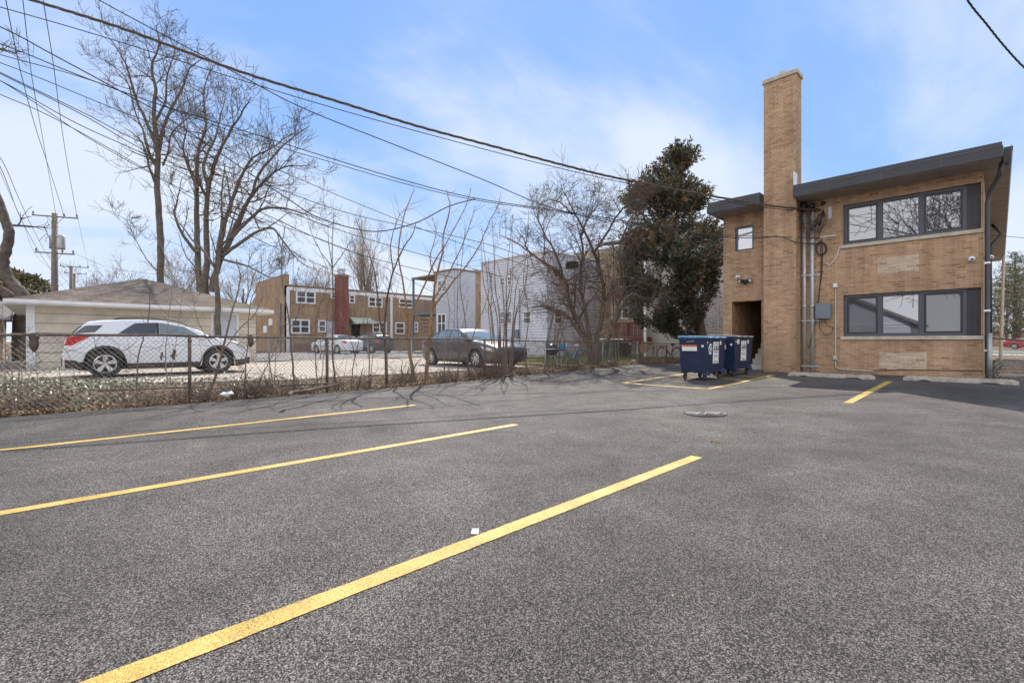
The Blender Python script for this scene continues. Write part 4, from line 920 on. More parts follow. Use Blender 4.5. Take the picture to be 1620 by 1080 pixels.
mb = MB(); mb.ell((GXE - .02, dd[1] - .1, 1.2), (.03, .03, .03)); mb.build('door_knob', M['chrome'], do)
mb = MB(); mb.lbox(FE(GXE), dd[0] - .08, dd[0], 0, .04, dd[2], dd[3] + .08); mb.lbox(FE(GXE), dd[1], dd[1] + .08, 0, .04, dd[2], dd[3] + .08); mb.lbox(FE(GXE), dd[0], dd[1], 0, .04, dd[3], dd[3] + .08)
mb.box(GXE + .0, GXE + .06, GY0 - .06, GY0 + .16, .2, GE); mb.box(GXE - .16, GXE - .002, GY0 - .06, GY0 - .002, .2, GE); mb.build('trim', M['whitetrim'], g)
o = .55; x0, x1, y0, y1 = GXW - o, GXE + o, GY0 - o, GY1 + o; zr = 4.02; xm = (x0 + x1) / 2; ym = (y0 + y1) / 2; hr = max(.1, (y1 - y0 - (x1 - x0)) / 2)
mb = MB(); th = .02
ap = at(240, 448, Z=1)
V4 = [(x0, y0, GE + .13), (x1, y0, GE + .13), (x1, y1, GE + .13), (x0, y1, GE + .13), (xm, ym - hr, zr), (xm, ym + hr, zr)]
mb.add(V4, [(0, 1, 4), (1, 2, 5, 4), (2, 3, 5), (3, 0, 4, 5), (3, 2, 1, 0)]); rf = mb.build('roof', M['shingle'], g)
mb = MB()
mb.box(x1, x1 + .03, y0, y1, GE - .03, GE + .14); mb.box(x0, x1, y0 - .03, y0, GE - .03, GE + .14); mb.box(x0, x1, y1, y1 + .03, GE - .03, GE + .14)
mb.prism([(y0, GE + .02), (y0, GE + .13), (y1, GE + .13), (y1, GE + .02)], (V((x1 + .032, 0, 0)), EY, EX), 0, .09)
mb.build('gutter', M['whitetrim'], g); MB().box(x0, x1, y0, y1, GE - .02, GE).build('soffit', M['whitetrim'], g)
# ------------------------------------------------------------------ far brick apartment block
FXB = -45.0
fb = thing('brick_building', 'long two storey tan brick building with white roof band and red chimney', 'building', (-49, 23, .2))
p0 = at(452, 500, X=FXB); YS = p0.y; YN = 46; ZT = at(452, 452, X=FXB).z
def fw_(a, b, c, d, **k):
    r = rect(a, b, c, d, X=FXB); return (r[0], r[1], r[2], r[3])
WW = [(468, 499, 459, 480, 2), (460, 490, 505, 528, 2), (503, 516, 506.5, 526, 1), (552, 561.5, 466.5, 480, 1), (582.5, 605, 469, 486, 2), (589, 611.5, 509, 527, 2), (625, 640, 510, 529, 1), (631, 653, 472, 487, 2), (655, 661, 510, 526, 1), (523, 534.5, 461, 472.5, 1)]
H_ = [rect(a, b, c, d, X=FXB) for a, b, c, d, n in WW]; dA = rect(517, 530, 507, 531, X=FXB); dB = rect(556, 570, 512, 531, X=FXB); dA = (dA[0], dA[1], .3, dA[3]); dB = (dB[0], dB[1], .3, dB[3])
mb = MB(); wall(mb, FE(FXB), YS, YN, .1, ZT, H_ + [dA, dB], .3); mb.box(FXB - 9, FXB - .303, YN - .3, YN, .1, ZT)
mb.build('wall', M['brick_far'], fb)
mb = MB(); zl, zh_ = at(405, 447.5, Y=YS).z, at(452, 434, Y=YS).z; xl = at(405, 500, Y=YS).x
mb.prism([(xl, .1), (FXB, .1), (FXB, zh_), (xl, zl)], (V((0, YS, 0)), EX, -EY), -.3, .0); mb.build('gable_wall', M['brick_far'], fb)
MB().box(xl, FXB - .31, YS + .31, YN - .31, ZT - .4, ZT - .1).build('roof', M['shingle_far'], fb)
mb = MB(); mb.box(FXB - .31, FXB + .05, YS - .003, YN, ZT, ZT + .12); mb.build('parapet_cap', M['parapet'], fb)
bd = at(452, 459, X=FXB).z; MB().box(FXB + .003, FXB + .05, YS + .1, YN, bd, ZT - .1).build('white_band', M['whitetrim'], fb)
for r, q in zip(H_, WW): window(fb, FE(FXB), r[0], r[1], r[2], r[3], q[4], d=0, fw=.13, gm='glass_far', out_=.06)
for r, m_ in ((dA, 'door'), (dB, 'black')): MB().lbox(FE(FXB), r[0] + .02, r[1] - .02, -.15, -.1, .3, r[3] - .02).build('door', M[m_], fb)
for px in (455.5, 619): y_ = at(px, 500, X=FXB + .1).y; MB().box(FXB + .052, FXB + .18, y_ - .12, y_ + .12, .2, bd + .2).build('downspout', M['whitetrim'], fb)
r = rect(535.5, 551.5, 437, 531, X=FXB + .9); mb = MB(); mb.box(FXB + .004, FXB + .9, r[0], r[1], .1, r[3]); cc = mb.build('chimney', M['brick_red'], fb)
mb = MB(); mb.box(FXB - .04, FXB + .95, r[0] - .05, r[1] + .05, r[3], r[3] + .2)
mb.build('chimney_cap', M['parapet'], cc)
for k in (.3, .7): y_ = r[0] + (r[1] - r[0]) * k; mb = MB(); mb.lathe([(.14, 0), (.14, .4), (.2, .42), (.2, .6), (0, .62)], (FXB + .45, y_, r[3] + .2), (0, 0, 1), 10); mb.build('flue', M['galv'], cc)
r = rect(552, 586, 502, 510, X=FXB + .05); mb = MB(); mb.add([(FXB + .07, r[0], r[3]), (FXB + .07, r[1], r[3]), (FXB + 1.3, r[1], r[2]), (FXB + 1.3, r[0], r[2]), (FXB + 1.3, r[1], r[2] - .15), (FXB + 1.3, r[0], r[2] - .15), (FXB + .07, r[0], r[3] - .05), (FXB + .07, r[1], r[3] - .05)], [(0, 1, 2, 3), (3, 2, 4, 5), (6, 5, 4, 7), (0, 3, 5, 6), (1, 7, 4, 2)]); mb.build('awning', M['awning'], fb)
for (a, b, c, d) in ((427, 432, 505, 515.5), (418.5, 423.5, 516, 527)): r = rect(a, b, c, d, Y=YS); MB().box(r[0], r[1], YS - .12, YS - .003, r[2], r[3]).build('meter_box', M['whitetrim'], fb)
x_ = at(445, 500, Y=YS).x; MB().tube([(x_, YS - .08, .2), (x_, YS - .08, at(445, 480, Y=YS).z)], .06, 6).build('conduit', M['boxgrey'], fb)
MB().box(FXB + 1.2, FXB + 1.5, YS + .3, YS + 9.5, .1, 1.0).build('low_wall', M['brick_red'], fb)
# lower brick building behind the garage
p0 = at(345, 480, Z=52); p1 = at(405, 463, Z=52)
lb = thing('brick_building', 'lower tan brick building showing over the right slope of the garage roof', 'building', (p0.x, p0.y, .2))
mb = MB(); mb.prism([(p0.x - 10, .1), (p1.x + 2, .1), (p1.x + 2, at(405, 463, Z=52).z + .1), (at(365, 462, Z=52).x, at(365, 462, Z=52).z), (p0.x - .5, at(345, 478, Z=52).z), (p0.x - 10, at(345, 478, Z=52).z)], (V((0, YS + 1.5, 0)), EX, -EY), -8, 0); mb.build('wall', M['brick_far'], lb)
# ------------------------------------------------------------------ grey sided house with porch, white house, brick rear house
YG = 24.7
hA = thing('sided_house', 'pale grey sided two storey house with open upper porch, between brick block and white house', 'house', (-33.5, YG + 1, .2))
xC = at(719, 500, Y=YG).x; xL = at(690, 500, Y=YG).x; zt = at(719, 427, Y=YG).z
yR = at(752, 500, X=xC).y
w1 = rect(692.5, 706, 497, 527, Y=YG); w2 = rect(692.5, 707, 444, 464, Y=YG)
mb = MB(); siding(mb, FS(YG), xL, xC, .2, zt, .22, [w1, w2]); mb.lbox(FS(YG), xL, xC, -.2, 0, .1, zt)
siding(mb, FE(xC), YG, yR, .2, zt, .22); mb.lbox(FE(xC), YG + .2, yR, -.2, 0, .1, zt); mb.box(xL - .0, xL + .2, YG + .203, YG + 8, .1, zt); mb.box(xL + .203, xC - .203, YG + 7.8, YG + 8, .1, zt)
mb.build('wall', [M['siding1'], M['joint_shade']], hA)
for r in (w1, w2): window(hA, FS(YG - .03), r[0], r[1], r[2], r[3], 2, fw=.10, gm='glass_far')
MB().box(xL - .1, xC + .12, YG - .12, YG + 8, zt, zt + .12).build('roof', M['parapet'], hA)
xP = at(652, 441, Y=YG).x; mb = MB(); mb.box(xP, xL - .11, YG - .1, YG + 4, zt - .22, zt - .08); mb.build('porch_roof', M['parapet'], hA)
for x_ in (xP + .1,): MB().box(x_ - .08, x_ + .08, YG, YG + .16, .2, zt - .22).build('post', M['boxgrey'], hA)
mb = MB(); mb.box(xP, xL - .02, YG, YG + 4, 3.6, 3.8); mb.box(xP, xL - .02, YG - .02, YG + .04, 4.6, 4.68)
for k in range(12): x_ = xP + .15 + (xL - xP - .3) * k / 11; mb.box(x_ - .02, x_ + .02, YG, YG + .04, 3.8, 4.6)
mb.build('porch_deck', M['boxgrey'], hA)
MB().box(xL - 1.4, xL - .02, YG + 1.0, YG + 8, .1, zt - .22).build('rear_wall', M['brick_far'], hA)
mb = MB()
for i in range(9): x_ = xP + .4 + i * .28; mb.box(x_, x_ + .3, YG + .3, YG + 1.2, 3.6 - i * .36 - .06, 3.6 - i * .36)
mb.build('stairs', M['boxgrey'], hA)
mb = MB(); mb.box(xC - .3, xC - .06, yR + .01, yR + .8, .1, zt + .25); mb.build('chimney', M['brick_far'], hA)
hB = thing('sided_house', 'white sided two storey house with small paired windows behind the grey sedan', 'house', (-25, YG + 2, .2))
YHb = YG; xa = at(761, 500, Y=YHb).x; xb = at(866, 500, Y=YHb).x; zt = at(866, 398, Y=YHb).z; yb = at(898, 500, X=xb).y
ws_ = [rect(*q, Y=YHb) for q in ((791, 799.5, 440, 453), (803, 810.5, 438, 452), (791.5, 799.5, 493, 514), (803, 811, 492.5, 513), (828, 841, 493, 513))]
we = [rect(*q, X=xb) for q in ((876, 888.5, 491.5, 512.5), (877, 887.5, 424, 440))]
mb = MB(); siding(mb, FS(YHb), xa, xb, .2, zt, .2, ws_); mb.lbox(FS(YHb), xa, xb, -.2, 0, .1, zt); siding(mb, FE(xb), YHb, yb + 4, .2, zt, .26, we); mb.lbox(FE(xb), YHb + .2, yb + 4, -.2, 0, .1, zt); mb.box(xa, xa + .2, YHb + .203, YHb + 8, .1, zt); mb.box(xa + .203, xb - .203, YHb + 7.8, YHb + 8, .1, zt)
mb.build('wall', [M['siding2'], M['joint_shade']], hB)
for r in ws_: window(hB, FS(YHb - .03), r[0], r[1], r[2], r[3], 1, fw=.07, gm='glass_far')
for r in we: window(hB, FE(xb + .03), r[0], r[1], r[2], r[3], 1, fw=.08, gm='glass_far')
MB().box(xa - .1, xb + .1, YHb - .12, YHb + 8, zt, zt + .1).build('roof', M['whitetrim'], hB)
p = at(818, 528, Y=YHb - .1); MB().box(p.x - .2, p.x + .2, YHb - .2, YHb - .03, p.z - .3, p.z + .3).build('meter_box', M['boxgrey'], hB)
MB().tube([(p.x + .25, YHb - .1, .2), (p.x + .25, YHb - .1, 5)], .03, 6).build('conduit', M['boxgrey'], hB)
hC = thing('brick_house', 'worn tan brick rear house with dark red wooden porch and stairs behind the bare tree', 'house', (-20, 31, .2))
YC = 30.5; x0_ = at(898, 500, Y=YC).x; x1_ = -16.3; zt = at(930, 398, Y=YC).z
wc = [rect(983, 1003, 471, 505, Y=YC), rect(985, 1004, 405, 438, Y=YC), rect(930, 944, 471, 500, Y=YC), rect(928, 944, 412, 440, Y=YC)]
mb = MB(); wall(mb, FS(YC), x0_ - 3, x1_, .1, zt, wc, .3); mb.build('wall', M['brick_tan2'], hC); MB().box(x0_ - 3, x1_, YC + .302, YC + 10, .1, zt - .1).build('rear_wall', M['brick_tan2'], hC)
for r in wc: window(hC, FS(YC + .04), r[0], r[1], r[2], r[3], 1, fw=.09, gm='glass_far')
za = at(1000, 372, Y=YC - 3).z
mb = MB(); xA, xB = at(945, 380, Y=YC - 3).x, at(1040, 380, Y=YC - 3).x; mb.add([(xA, YC - 3.2, zt - .35), (xB + .5, YC - 3.2, zt - .35), (xB + .5, YC - .02, zt + .25), (xA, YC - .02, zt + .25), (xA, YC - 3.2, zt - .5), (xB + .5, YC - 3.2, zt - .5), (xB + .5, YC - .02, zt + .1), (xA, YC - .02, zt + .1)], [(0, 1, 2, 3), (7, 6, 5, 4), (0, 4, 5, 1), (1, 5, 6, 2), (3, 2, 6, 7), (0, 3, 7, 4)]); mb.build('porch_roof', M['shingle_far'], hC)
YP = 27.3; xq0, xq1 = at(966, 520, Y=YP).x, at(1021, 520, Y=YP).x
for lv, (zd, zr_) in enumerate(((1.42, 2.4), (4.45, 5.4))):
    mb = MB(); mb.box(xq0, xq1, YP, YC - .01, zd - .3, zd); mb.box(xq0, xq1, YP - .03, YP - .002, zd - .42, zd + .02); pd = mb.build('porch_deck', M['redwood'], hC)
    mb = MB(); mb.box(xq0, xq1, YP + .02, YP + .09, zr_ - .06, zr_); mb.box(xq0, xq1, YP + .03, YP + .07, zd + .08, zd + .13); n = 26
    for k in range(n): x_ = xq0 + .05 + (xq1 - xq0 - .1) * k / (n - 1); mb.box(x_ - .02, x_ + .02, YP + .03, YP + .07, zd + .13, zr_ - .06)
    mb.build('railing', M['redwood'], pd)
    mb = MB(); zlo = .25 if lv == 0 else 1.5; ns = 9
    for i in range(ns): x_ = xq0 - .02 - .27 * (i + 1) if lv == 0 else xq0 + .3 + .3 * i; z_ = zd - (zd - zlo) * (i + 1) / ns; yy0 = YP + .1 if lv == 0 else YP + 1.6; mb.box(x_, x_ + .29, yy0, yy0 + 1.0, z_ - .05, z_)
    a3 = (xq0, zd) if lv == 0 else (xq0 + .3, zd); b3 = (xq0 - 2.5, zlo) if lv == 0 else (xq0 + 3.0, zlo)
    for yy in ((YP + .06, YP + 1.12) if lv == 0 else (YP + 1.56, YP + 2.62)): mb.tube([(a3[0], yy, a3[1]), (b3[0], yy, b3[1])], .07, 4); mb.tube([(a3[0], yy, a3[1] + .9), (b3[0], yy, b3[1] + .9)], .035, 4)
    mb.build('stairs', M['redwood'], hC)
mb = MB()
for x_ in (xq0 + .06, (xq0 + xq1) / 2): mb.box(x_ - .06, x_ + .06, YP + .1, YP + .22, .1, zt - .45)
mb.build('post', M['wood'], hC)
mb = MB(); mb.box(xq1 - .07, xq1 + .07, YP - .08, YP + .06, .15, zt - .45); mb.build('post', M['white'], hC)
mb = MB(); n = 6
for k in range(n): x_ = xq1 - .95 + .14 * k; mb.box(x_, x_ + .07, YP + .1, YP + .12, 1.5, 2.3)
mb.build('gate', M['white'], hC)
hD = thing('sided_house', 'beige sided house with a white painted brick side, behind the juniper', 'house', (-15, 30, .2))
YD = 28.1; xd1 = at(1095, 450, Y=YD).x; xd0 = -16.2; ztD = 8.2; yD1 = 34.5
mb = MB(); siding(mb, FS(YD), xd0, xd1, .9, ztD, .14); mb.lbox(FS(YD), xd0, xd1, -.2, 0, .1, ztD); mb.box(xd0, xd0 + .2, YD + .203, YD + 8, .1, ztD); mb.build('wall', [M['siding3'], M['joint_shade']], hD)
mb = MB(); mb.lbox(FE(xd1), YD + .01, yD1, -.22, .03, .1, ztD); mb.build('side_wall', M['brick_white'], hD)
r = rect(1050, 1070, 450, 500, Y=YD); window(hD, FS(YD - .03), r[0], r[1], r[2], r[3], 1, fw=.09)
MB().box(xd0 - .2, xd1 + .35, YD - .3, yD1 + 3, ztD, ztD + .2).build('roof', M['shingle_far'], hD)
hE = thing('brick_building', 'dark brick flank in the narrow gap left of the apartment building', 'building', (-12, 36, .2))
mb = MB(); mb.box(xd1 - .2, xd1 + 2.6, yD1 + .05, yD1 + 9, .1, 8.3); mb.build('wall', M['brick_tan2'], hE)
mb = MB()
for px in (1136, 1141): p = at(px, 500, Y=yD1 - .1); mb.tube([(p.x, yD1 - .1, .2), (p.x, yD1 - .1, 8.2)], .09, 6)
mb.build('drainpipe', M['barkd'], hE)
# far houses right of the building
def far_house(px, Z, w_, d_, h_, rz, wallm, label):
    p = at(px, 545, Z=Z); t_ = thing('house', label, 'house', (p.x, p.y, .25)); mb = MB(); mb.box(p.x - w_ / 2, p.x + w_ / 2, p.y, p.y + d_, .1, h_); mb.build('wall', M[wallm], t_)
    mb = MB(); o = .5; zr = h_ + 1.9; mb.add([(p.x - w_ / 2 - o, p.y - o, h_), (p.x + w_ / 2 + o, p.y - o, h_), (p.x + w_ / 2 + o, p.y + d_ + o, h_), (p.x - w_ / 2 - o, p.y + d_ + o, h_), (p.x - w_ / 2 + 2, p.y + d_ / 2, zr), (p.x + w_ / 2 - 2, p.y + d_ / 2, zr)], [(0, 1, 5, 4), (1, 2, 5), (2, 3, 4, 5), (3, 0, 4), (3, 2, 1, 0)]); mb.build('roof', M['shingle_far'], t_)
    for k in (-.3, 0, .3): x_ = p.x + w_ * k; window(t_, FS(p.y), x_ - .6, x_ + .6, 1.3, 2.5, 1, fw=.12)
far_house(1578, 92, 12, 9, 3.4, 0, 'brick_tan2', 'low brick bungalow across the street at the far right, directly behind the pale pole')
far_house(1640, 88, 13, 9, 3.2, 0, 'brick_far', 'low bungalow across the street at the right edge behind the red sedan')
# small shed left edge
p = at(4, 520, Z=21); sh = thing('shed', 'grey shingled shed cut by the left edge of the photo beyond the fence', 'shed', (p.x, p.y, .2))
mb = MB(); mb.box(p.x - 2.6, p.x + .1, p.y - 3.4, p.y + .0, .15, 2.1); mb.build('wall', M['wood'], sh)
mb = MB(); mb.add([(p.x - 2.9, p.y - 3.7, 2.1), (p.x + .45, p.y - 3.7, 2.1), (p.x + .45, p.y + .25, 2.1), (p.x - 2.9, p.y + .25, 2.1), (p.x - 1.2, p.y - 3.7, 3.0), (p.x - 1.2, p.y + .25, 3.0)], [(0, 4, 5, 3), (1, 2, 5, 4), (0, 1, 4), (2, 3, 5), (0, 3, 2, 1)]); mb.build('roof', M['shingle_far'], sh)

# ------------------------------------------------------------------ utility poles and wires
def pole(px, Z, ytop, label, arms, trans=False, rad=.15):
    p = at(px, ytop, Z=Z); t_ = thing('utility_pole', label, 'utility pole', (p.x, p.y, .2), 'wooden utility poles along the alley')
    MB().tube([(p.x, p.y, .1), (p.x, p.y, p.z)], [rad * 1.15, rad * .8], 10).build('pole', M['woodd'], t_, smooth=True)
    for ya, l0, l1 in arms:
        a = at(l0, ya[0], Z=Z); b = at(l1, ya[1], Z=Z); a.z -= 0; mb = MB(); mb.tube([a, b], .07, 4); c_ = (a + b) / 2
        mb.tube([a.lerp(b, .3), V((p.x, p.y, c_.z - .7))], .02, 4); mb.tube([a.lerp(b, .7), V((p.x, p.y, c_.z - .7))], .02, 4); ao = mb.build('crossarm', M['woodd'], t_)
        for k in (.02, .5 + .2, .98): q = a.lerp(b, k); mb = MB(); mb.lathe([(.03, 0), (.03, .1), (.075, .12), (.05, .2), (.08, .24), (.02, .32)], q, (0, 0, 1), 8); mb.build('insulator', M['boxgrey'], ao)
    if trans:
        q = at(97, 395, Z=Z - .4); mb = MB(); mb.lathe([(0, 0), (.22, 0), (.24, .1), (.24, 1.0), (.18, 1.1), (0, 1.12)], q, (0, 0, 1), 14); to = mb.build('transformer', M['postg'], t_, smooth=True)
        q = at(83, 394, Z=Z); mb = MB(); mb.lathe([(0, 0), (.2, 0), (.2, 1.0), (0, 1.05)], q, (0, 0, 1), 12); mb.build('transformer', M['postg'], t_, smooth=True)
        q = at(99, 374, Z=Z); mb = MB(); mb.tube([V((p.x, p.y, q.z)), q], .05, 6); mb.tube([q, q + V((0, 0, -.6))], .05, 6); mb.build('cutout_switch', M['boxgrey'], t_)
    return p
pole(86.5, 37, 338, 'nearest wooden utility pole with two crossarms and grey transformers behind the garage', [((340.5, 346), 51, 123), ((399, 403), 56, 117)], True, .22)
pole(112.5, 60, 421, 'second wooden utility pole, just right of the transformer pole', [((421.5, 424), 95, 140)], rad=.2)
pole(117.5, 74, 433, 'farthest utility pole, peeking right behind the second one', [((432, 434.5), 102, 137)], rad=.2)
lp = thing('utility_pole', 'wooden utility pole just outside the left edge where the service wires start', 'utility pole', (-14.6, -4.4, .15), 'wooden utility poles along the alley')
MB().tube([(-14.6, -4.4, .1), (-14.6, -4.4, 11.4)], [.18, .13], 12).build('pole', M['woodd'], lp, smooth=True)
for zc in (10.9, 9.3): MB().box(-14.66, -14.54, -5.6, -3.2, zc, zc + .12).build('crossarm', M['woodd'], lp)
p = at(1584, 362, Z=24); t_ = thing('lamp_pole', 'slim pale bare pole beyond the east side of the apartment building', 'pole', (at(1583, 560, Z=24).x, at(1583, 560, Z=24).y, .2))
a_ = at(1583, 560, Z=24); MB().tube([(a_.x, a_.y, .2), at(1590, 330, Z=24)], [.07, .055], 8).build('shaft', M['stone'], t_)
def wire(pts, rad, label, mat='cable', group='overhead wires', name='overhead_wire', twist=False):
    P = [at(px, py, Z=Z) for px, py, Z in pts]
    # smooth curve through the points (Catmull-Rom)
    Q = [P[0] * 2 - P[1]] + P + [P[-1] * 2 - P[-2]]; C = []
    for i in range(1, len(Q) - 2):
        for k in range(14):
            t = k / 14; a, b, c, d = Q[i - 1], Q[i], Q[i + 1], Q[i + 2]
            C.append(.5 * ((2 * b) + (c - a) * t + (2 * a - 5 * b + 4 * c - d) * t * t + (3 * b - a - 3 * c + d) * t ** 3))
    C.append(P[-1]); mb = MB()
    if twist:
        for s in (0, 1, 2): mb.tube([p_ + V((math.cos(i * .9 + s * 2.1), math.sin(i * .9 + s * 2.1) * .7, math.sin(i * .9 + s * 2.1))) * rad * .8 for i, p_ in enumerate(C)], rad * .7, 5)
    else: mb.tube(C, rad, 5)
    o_ = mb.build(name, M[mat], loc=P[-1]); tag(o_, label, 'wire', group); return o_
ZB = 14.6
wire([(-190, -75, 10.5), (48, 0, 10.8), (200, 48, 11.2), (380, 114, 11.7), (540, 163, 12.1), (660, 200, 12.6), (780, 232, 13.1), (900, 264, 13.6), (1000, 287, 14), (1205, 324, ZB), (1302, 333, ZB)], .025, 'thickest service cable from the top left corner to the weatherheads by the brick chimney', 'cablew', twist=True)
wire([(-190, -40, 10.5), (0, 12, 11), (150, 55, 11.4), (380, 127, 12), (540, 175, 12.6), (700, 219, 13.2), (850, 258, 13.8), (1000, 292, 14.2), (1205, 328, ZB + .1), (1300, 334, ZB)], .011, 'thin wire just under the thickest cable, merging with it right of the middle')
wire([(30, -70, 11), (155, 0, 11.4), (240, 46, 11.6), (380, 120, 12), (480, 172, 12.4), (620, 228, 13), (760, 283, 14), (860, 325, 15), (960, 352, 16)], .013, 'dark wire crossing the thickest cable above the bare trees, ending at the crooked tree')
wire([(-190, -40, 12), (0, 43, 12.4), (80, 85, 12.7), (200, 150, 13), (270, 190, 13.3), (400, 278, 14), (460, 318, 14.5), (500, 343, 14.8), (560, 362, 15), (605, 366, 15.1), (660, 352, 15.3), (710, 327, 15.4), (752, 315, 15.6)], .017, 'black cable sagging low over the saplings, then rising to a splice above the sedan')
wire([(-190, 10, 12), (0, 70, 12.4), (120, 118, 12.8), (240, 162, 13.2), (400, 212, 13.9), (520, 250, 14.4), (640, 286, 15), (752, 314, 15.6), (900, 336, 15.4), (1000, 352, 15.2), (1130, 373, 15), (1200, 377, 14.9), (1230, 374, 14.8), (1258, 383, ZB), (1290, 386, ZB), (1303, 378, ZB)], .014, 'cable through the splice above the sedan to the wire hook right of the conduits')
wire([(-190, 30, 12), (0, 87, 12.4), (120, 120, 12.8), (240, 162, 13.2), (400, 220, 13.9), (520, 256, 14.4), (640, 291, 15), (752, 317, 15.7), (900, 338, 15.5), (1000, 355, 15.3), (1130, 371, 15), (1302, 377, ZB)], .011, 'thin straight companion wire below the spliced cable ending at the wire hook')
for k, (a, lab) in enumerate(((
    [(-150, 40, 14), (0, 115, 15), (130, 178, 16), (240, 232, 17), (420, 292, 19), (560, 340, 21), (760, 384, 24), (880, 425, 26)], 'uppermost of the thin wires fanning over the garage towards the white house'),
    ([(-150, 42, 14), (0, 117, 15), (130, 182, 16), (240, 244, 17), (400, 312, 19), (560, 372, 21), (800, 440, 25)], 'second of the thin wires fanning over the garage towards the white house'),
    ([(-150, 60, 14), (0, 128, 15), (120, 195, 16), (240, 250, 17), (400, 330, 19), (560, 400, 21), (720, 440, 24)], 'third thin wire over the garage, passing the forked trunk'),
    ([(-150, 90, 14), (0, 150, 15), (90, 190, 16), (230, 268, 17.5), (330, 330, 19), (420, 385, 21), (560, 440, 25)], 'lowest thin wire over the garage, dropping behind the forked trunk'),
    ([(-150, 60, 13), (0, 100, 14), (200, 180, 16), (380, 245, 18), (560, 320, 20), (700, 375, 22), (860, 430, 25)], 'faint pale wire between the two thin wire bundles'),
    ([(-150, 55, 14), (0, 128, 15), (150, 225, 17), (300, 305, 19), (430, 352, 21), (560, 400, 24), (700, 470, 28)], 'thin wire starting under the bundle at the left edge and ending by the grey house'),
    )): wire(a, .0125 + .002 * (k < 3), lab)
wire([(4, -40, 15), (9, 0, 16), (34, 120, 20), (57, 205, 26), (78, 268, 31), (101, 341, 37)], .015, 'leftmost steep wire dropping from the top edge to the transformer pole')
wire([(30, -40, 15), (36, 0, 16), (50, 120, 20), (65, 205, 26), (76, 268, 31), (88, 338, 37)], .013, 'middle steep wire dropping from the top edge to the transformer pole')
wire([(62, -40, 15), (68, 0, 16), (84, 100, 20), (98, 205, 26), (108, 268, 31), (121.5, 342, 37)], .014, 'rightmost steep wire dropping from the top edge to the transformer pole')
wire([(-60, 170, 14), (0, 264, 18), (30, 340, 25), (60, 396, 32), (87, 436, 40), (112, 470, 60)], .012, 'thick dark cable sweeping from the left edge past the curved trunk to far poles')
wire([(-60, 200, 14), (0, 250, 18), (30, 315, 25), (55, 368, 33), (80, 412, 45), (112, 455, 60)], .012, 'second dark cable beside it, tied at the left edge above the curved trunk')
wire([(-60, 130, 14), (0, 272, 20), (35, 350, 30), (62, 410, 45), (112, 450, 60)], .008, 'thin cable between the two dark cables by the curved trunk')
wire([(700, -1500, 7), (1300, -430, 8.4), (1490, -70, 9), (1530, 0, 9.2), (1560, 38, 9.5), (1590, 75, 9.7), (1625, 112, 10), (1690, 170, 10.5), (1900, 320, 13), (2300, 480, 24)], .013, 'twisted black cable crossing the top right corner', twist=True)
wire([(1302, 334, ZB), (1400, 350, 13.8), (1500, 365, 13), (1620, 377, 12), (1740, 386, 11.4)], .006, 'thin wire crossing in front of the upper window of the apartment building')
wire([(117, 401, 37), (180, 425, 40), (290, 440, 46), (450, 462, 55)], .010, 'thin far wire leaving the transformer pole to the right behind the bare trunks')
wire([(123, 345, 37), (140, 424, 60)], .010, 'short far wire linking the transformer pole with the second pole')
# ------------------------------------------------------------------ bare trees
def rv(rr, s=1): return V((rr.uniform(-s, s), rr.uniform(-s, s), rr.uniform(-s, s)))
def grow(mL, mT, p, d, ln, r, lvl, rr, up=.15, kids_=4, wig=.22, split=.65, mins=.006):
    n = 5 if lvl < 2 else 4; P = [p]; q = p.copy(); dd = d.normalized()
    for i in range(n):
        dd = (dd + rv(rr, wig) + V((0, 0, up * .35))).normalized(); q = q + dd * ln / n; P.append(q.copy())
    rad = [max(mins, r * (1 - .72 * i / n)) for i in range(n + 1)]
    (mL if lvl == 0 else mT).tube(P, rad, 6 if lvl == 0 else (4 if lvl == 1 else 3), False)
    if lvl >= 3: return
    for k in range(kids_ if lvl else kids_ + 1):
        t = rr.uniform(.25, 1.0); i = min(n - 1, int(t * n)); a = P[i].lerp(P[i + 1], t * n - i)
        dr_ = (P[i + 1] - P[i]).normalized(); s = (rv(rr) + V((0, 0, up))).normalized(); nd = (dr_ * .75 + s * .85).normalized()
        grow(mL, mT, a, nd, ln * rr.uniform(.42, .72), max(mins, rad[i] * split), lvl + 1, rr, up, kids_, wig, split, mins)
def limb(mL, mT, pts, w0, w1, rr, dens=1.6, ln=(2.0, 3.4), start=.3, lvl=1, up=.15, kids_=4, jz=.5, mins=.012):
    """pts: (px,py,Z) nodes of a limb; w in metres"""
    P0 = [at(a, b, Z=c) for a, b, c in pts]; Q = [P0[0] * 2 - P0[1]] + P0 + [P0[-1] * 2 - P0[-2]]; P = []
    for i in range(1, len(Q) - 2):
        for k in range(4):
            t = k / 4; a, b, c, d = Q[i - 1:i + 3]; P.append(.5 * ((2 * b) + (c - a) * t + (2 * a - 5 * b + 4 * c - d) * t * t + (3 * b - a - 3 * c + d) * t ** 3))
    P.append(P0[-1]); n = len(P)
    P = [p + (rv(rr, .02 + w0 * .05) if 0 < i else V((0, 0, 0))) for i, p in enumerate(P)]
    rad = [w0 + (w1 - w0) * i / (n - 1) for i in range(n)]; mL.tube(P, rad, 9, False)
    tot = sum((P[i + 1] - P[i]).length for i in range(n - 1)); cnt = int(tot * dens)
    for k in range(cnt):
        t = start + (1 - start) * (k + rr.random()) / cnt; i = min(n - 2, int(t * (n - 1))); a = P[i].lerp(P[i + 1], t * (n - 1) - i); dr_ = (P[i + 1] - P[i]).normalized()
        nd = (dr_ * .6 + (rv(rr) + V((0, 0, up))).normalized() * .9).normalized()
        grow(mL, mT, a, nd, rr.uniform(*ln) * (1.15 - .5 * t), min(rad[i] * .5, .075), lvl, rr, up, kids_, .24, .62, mins)
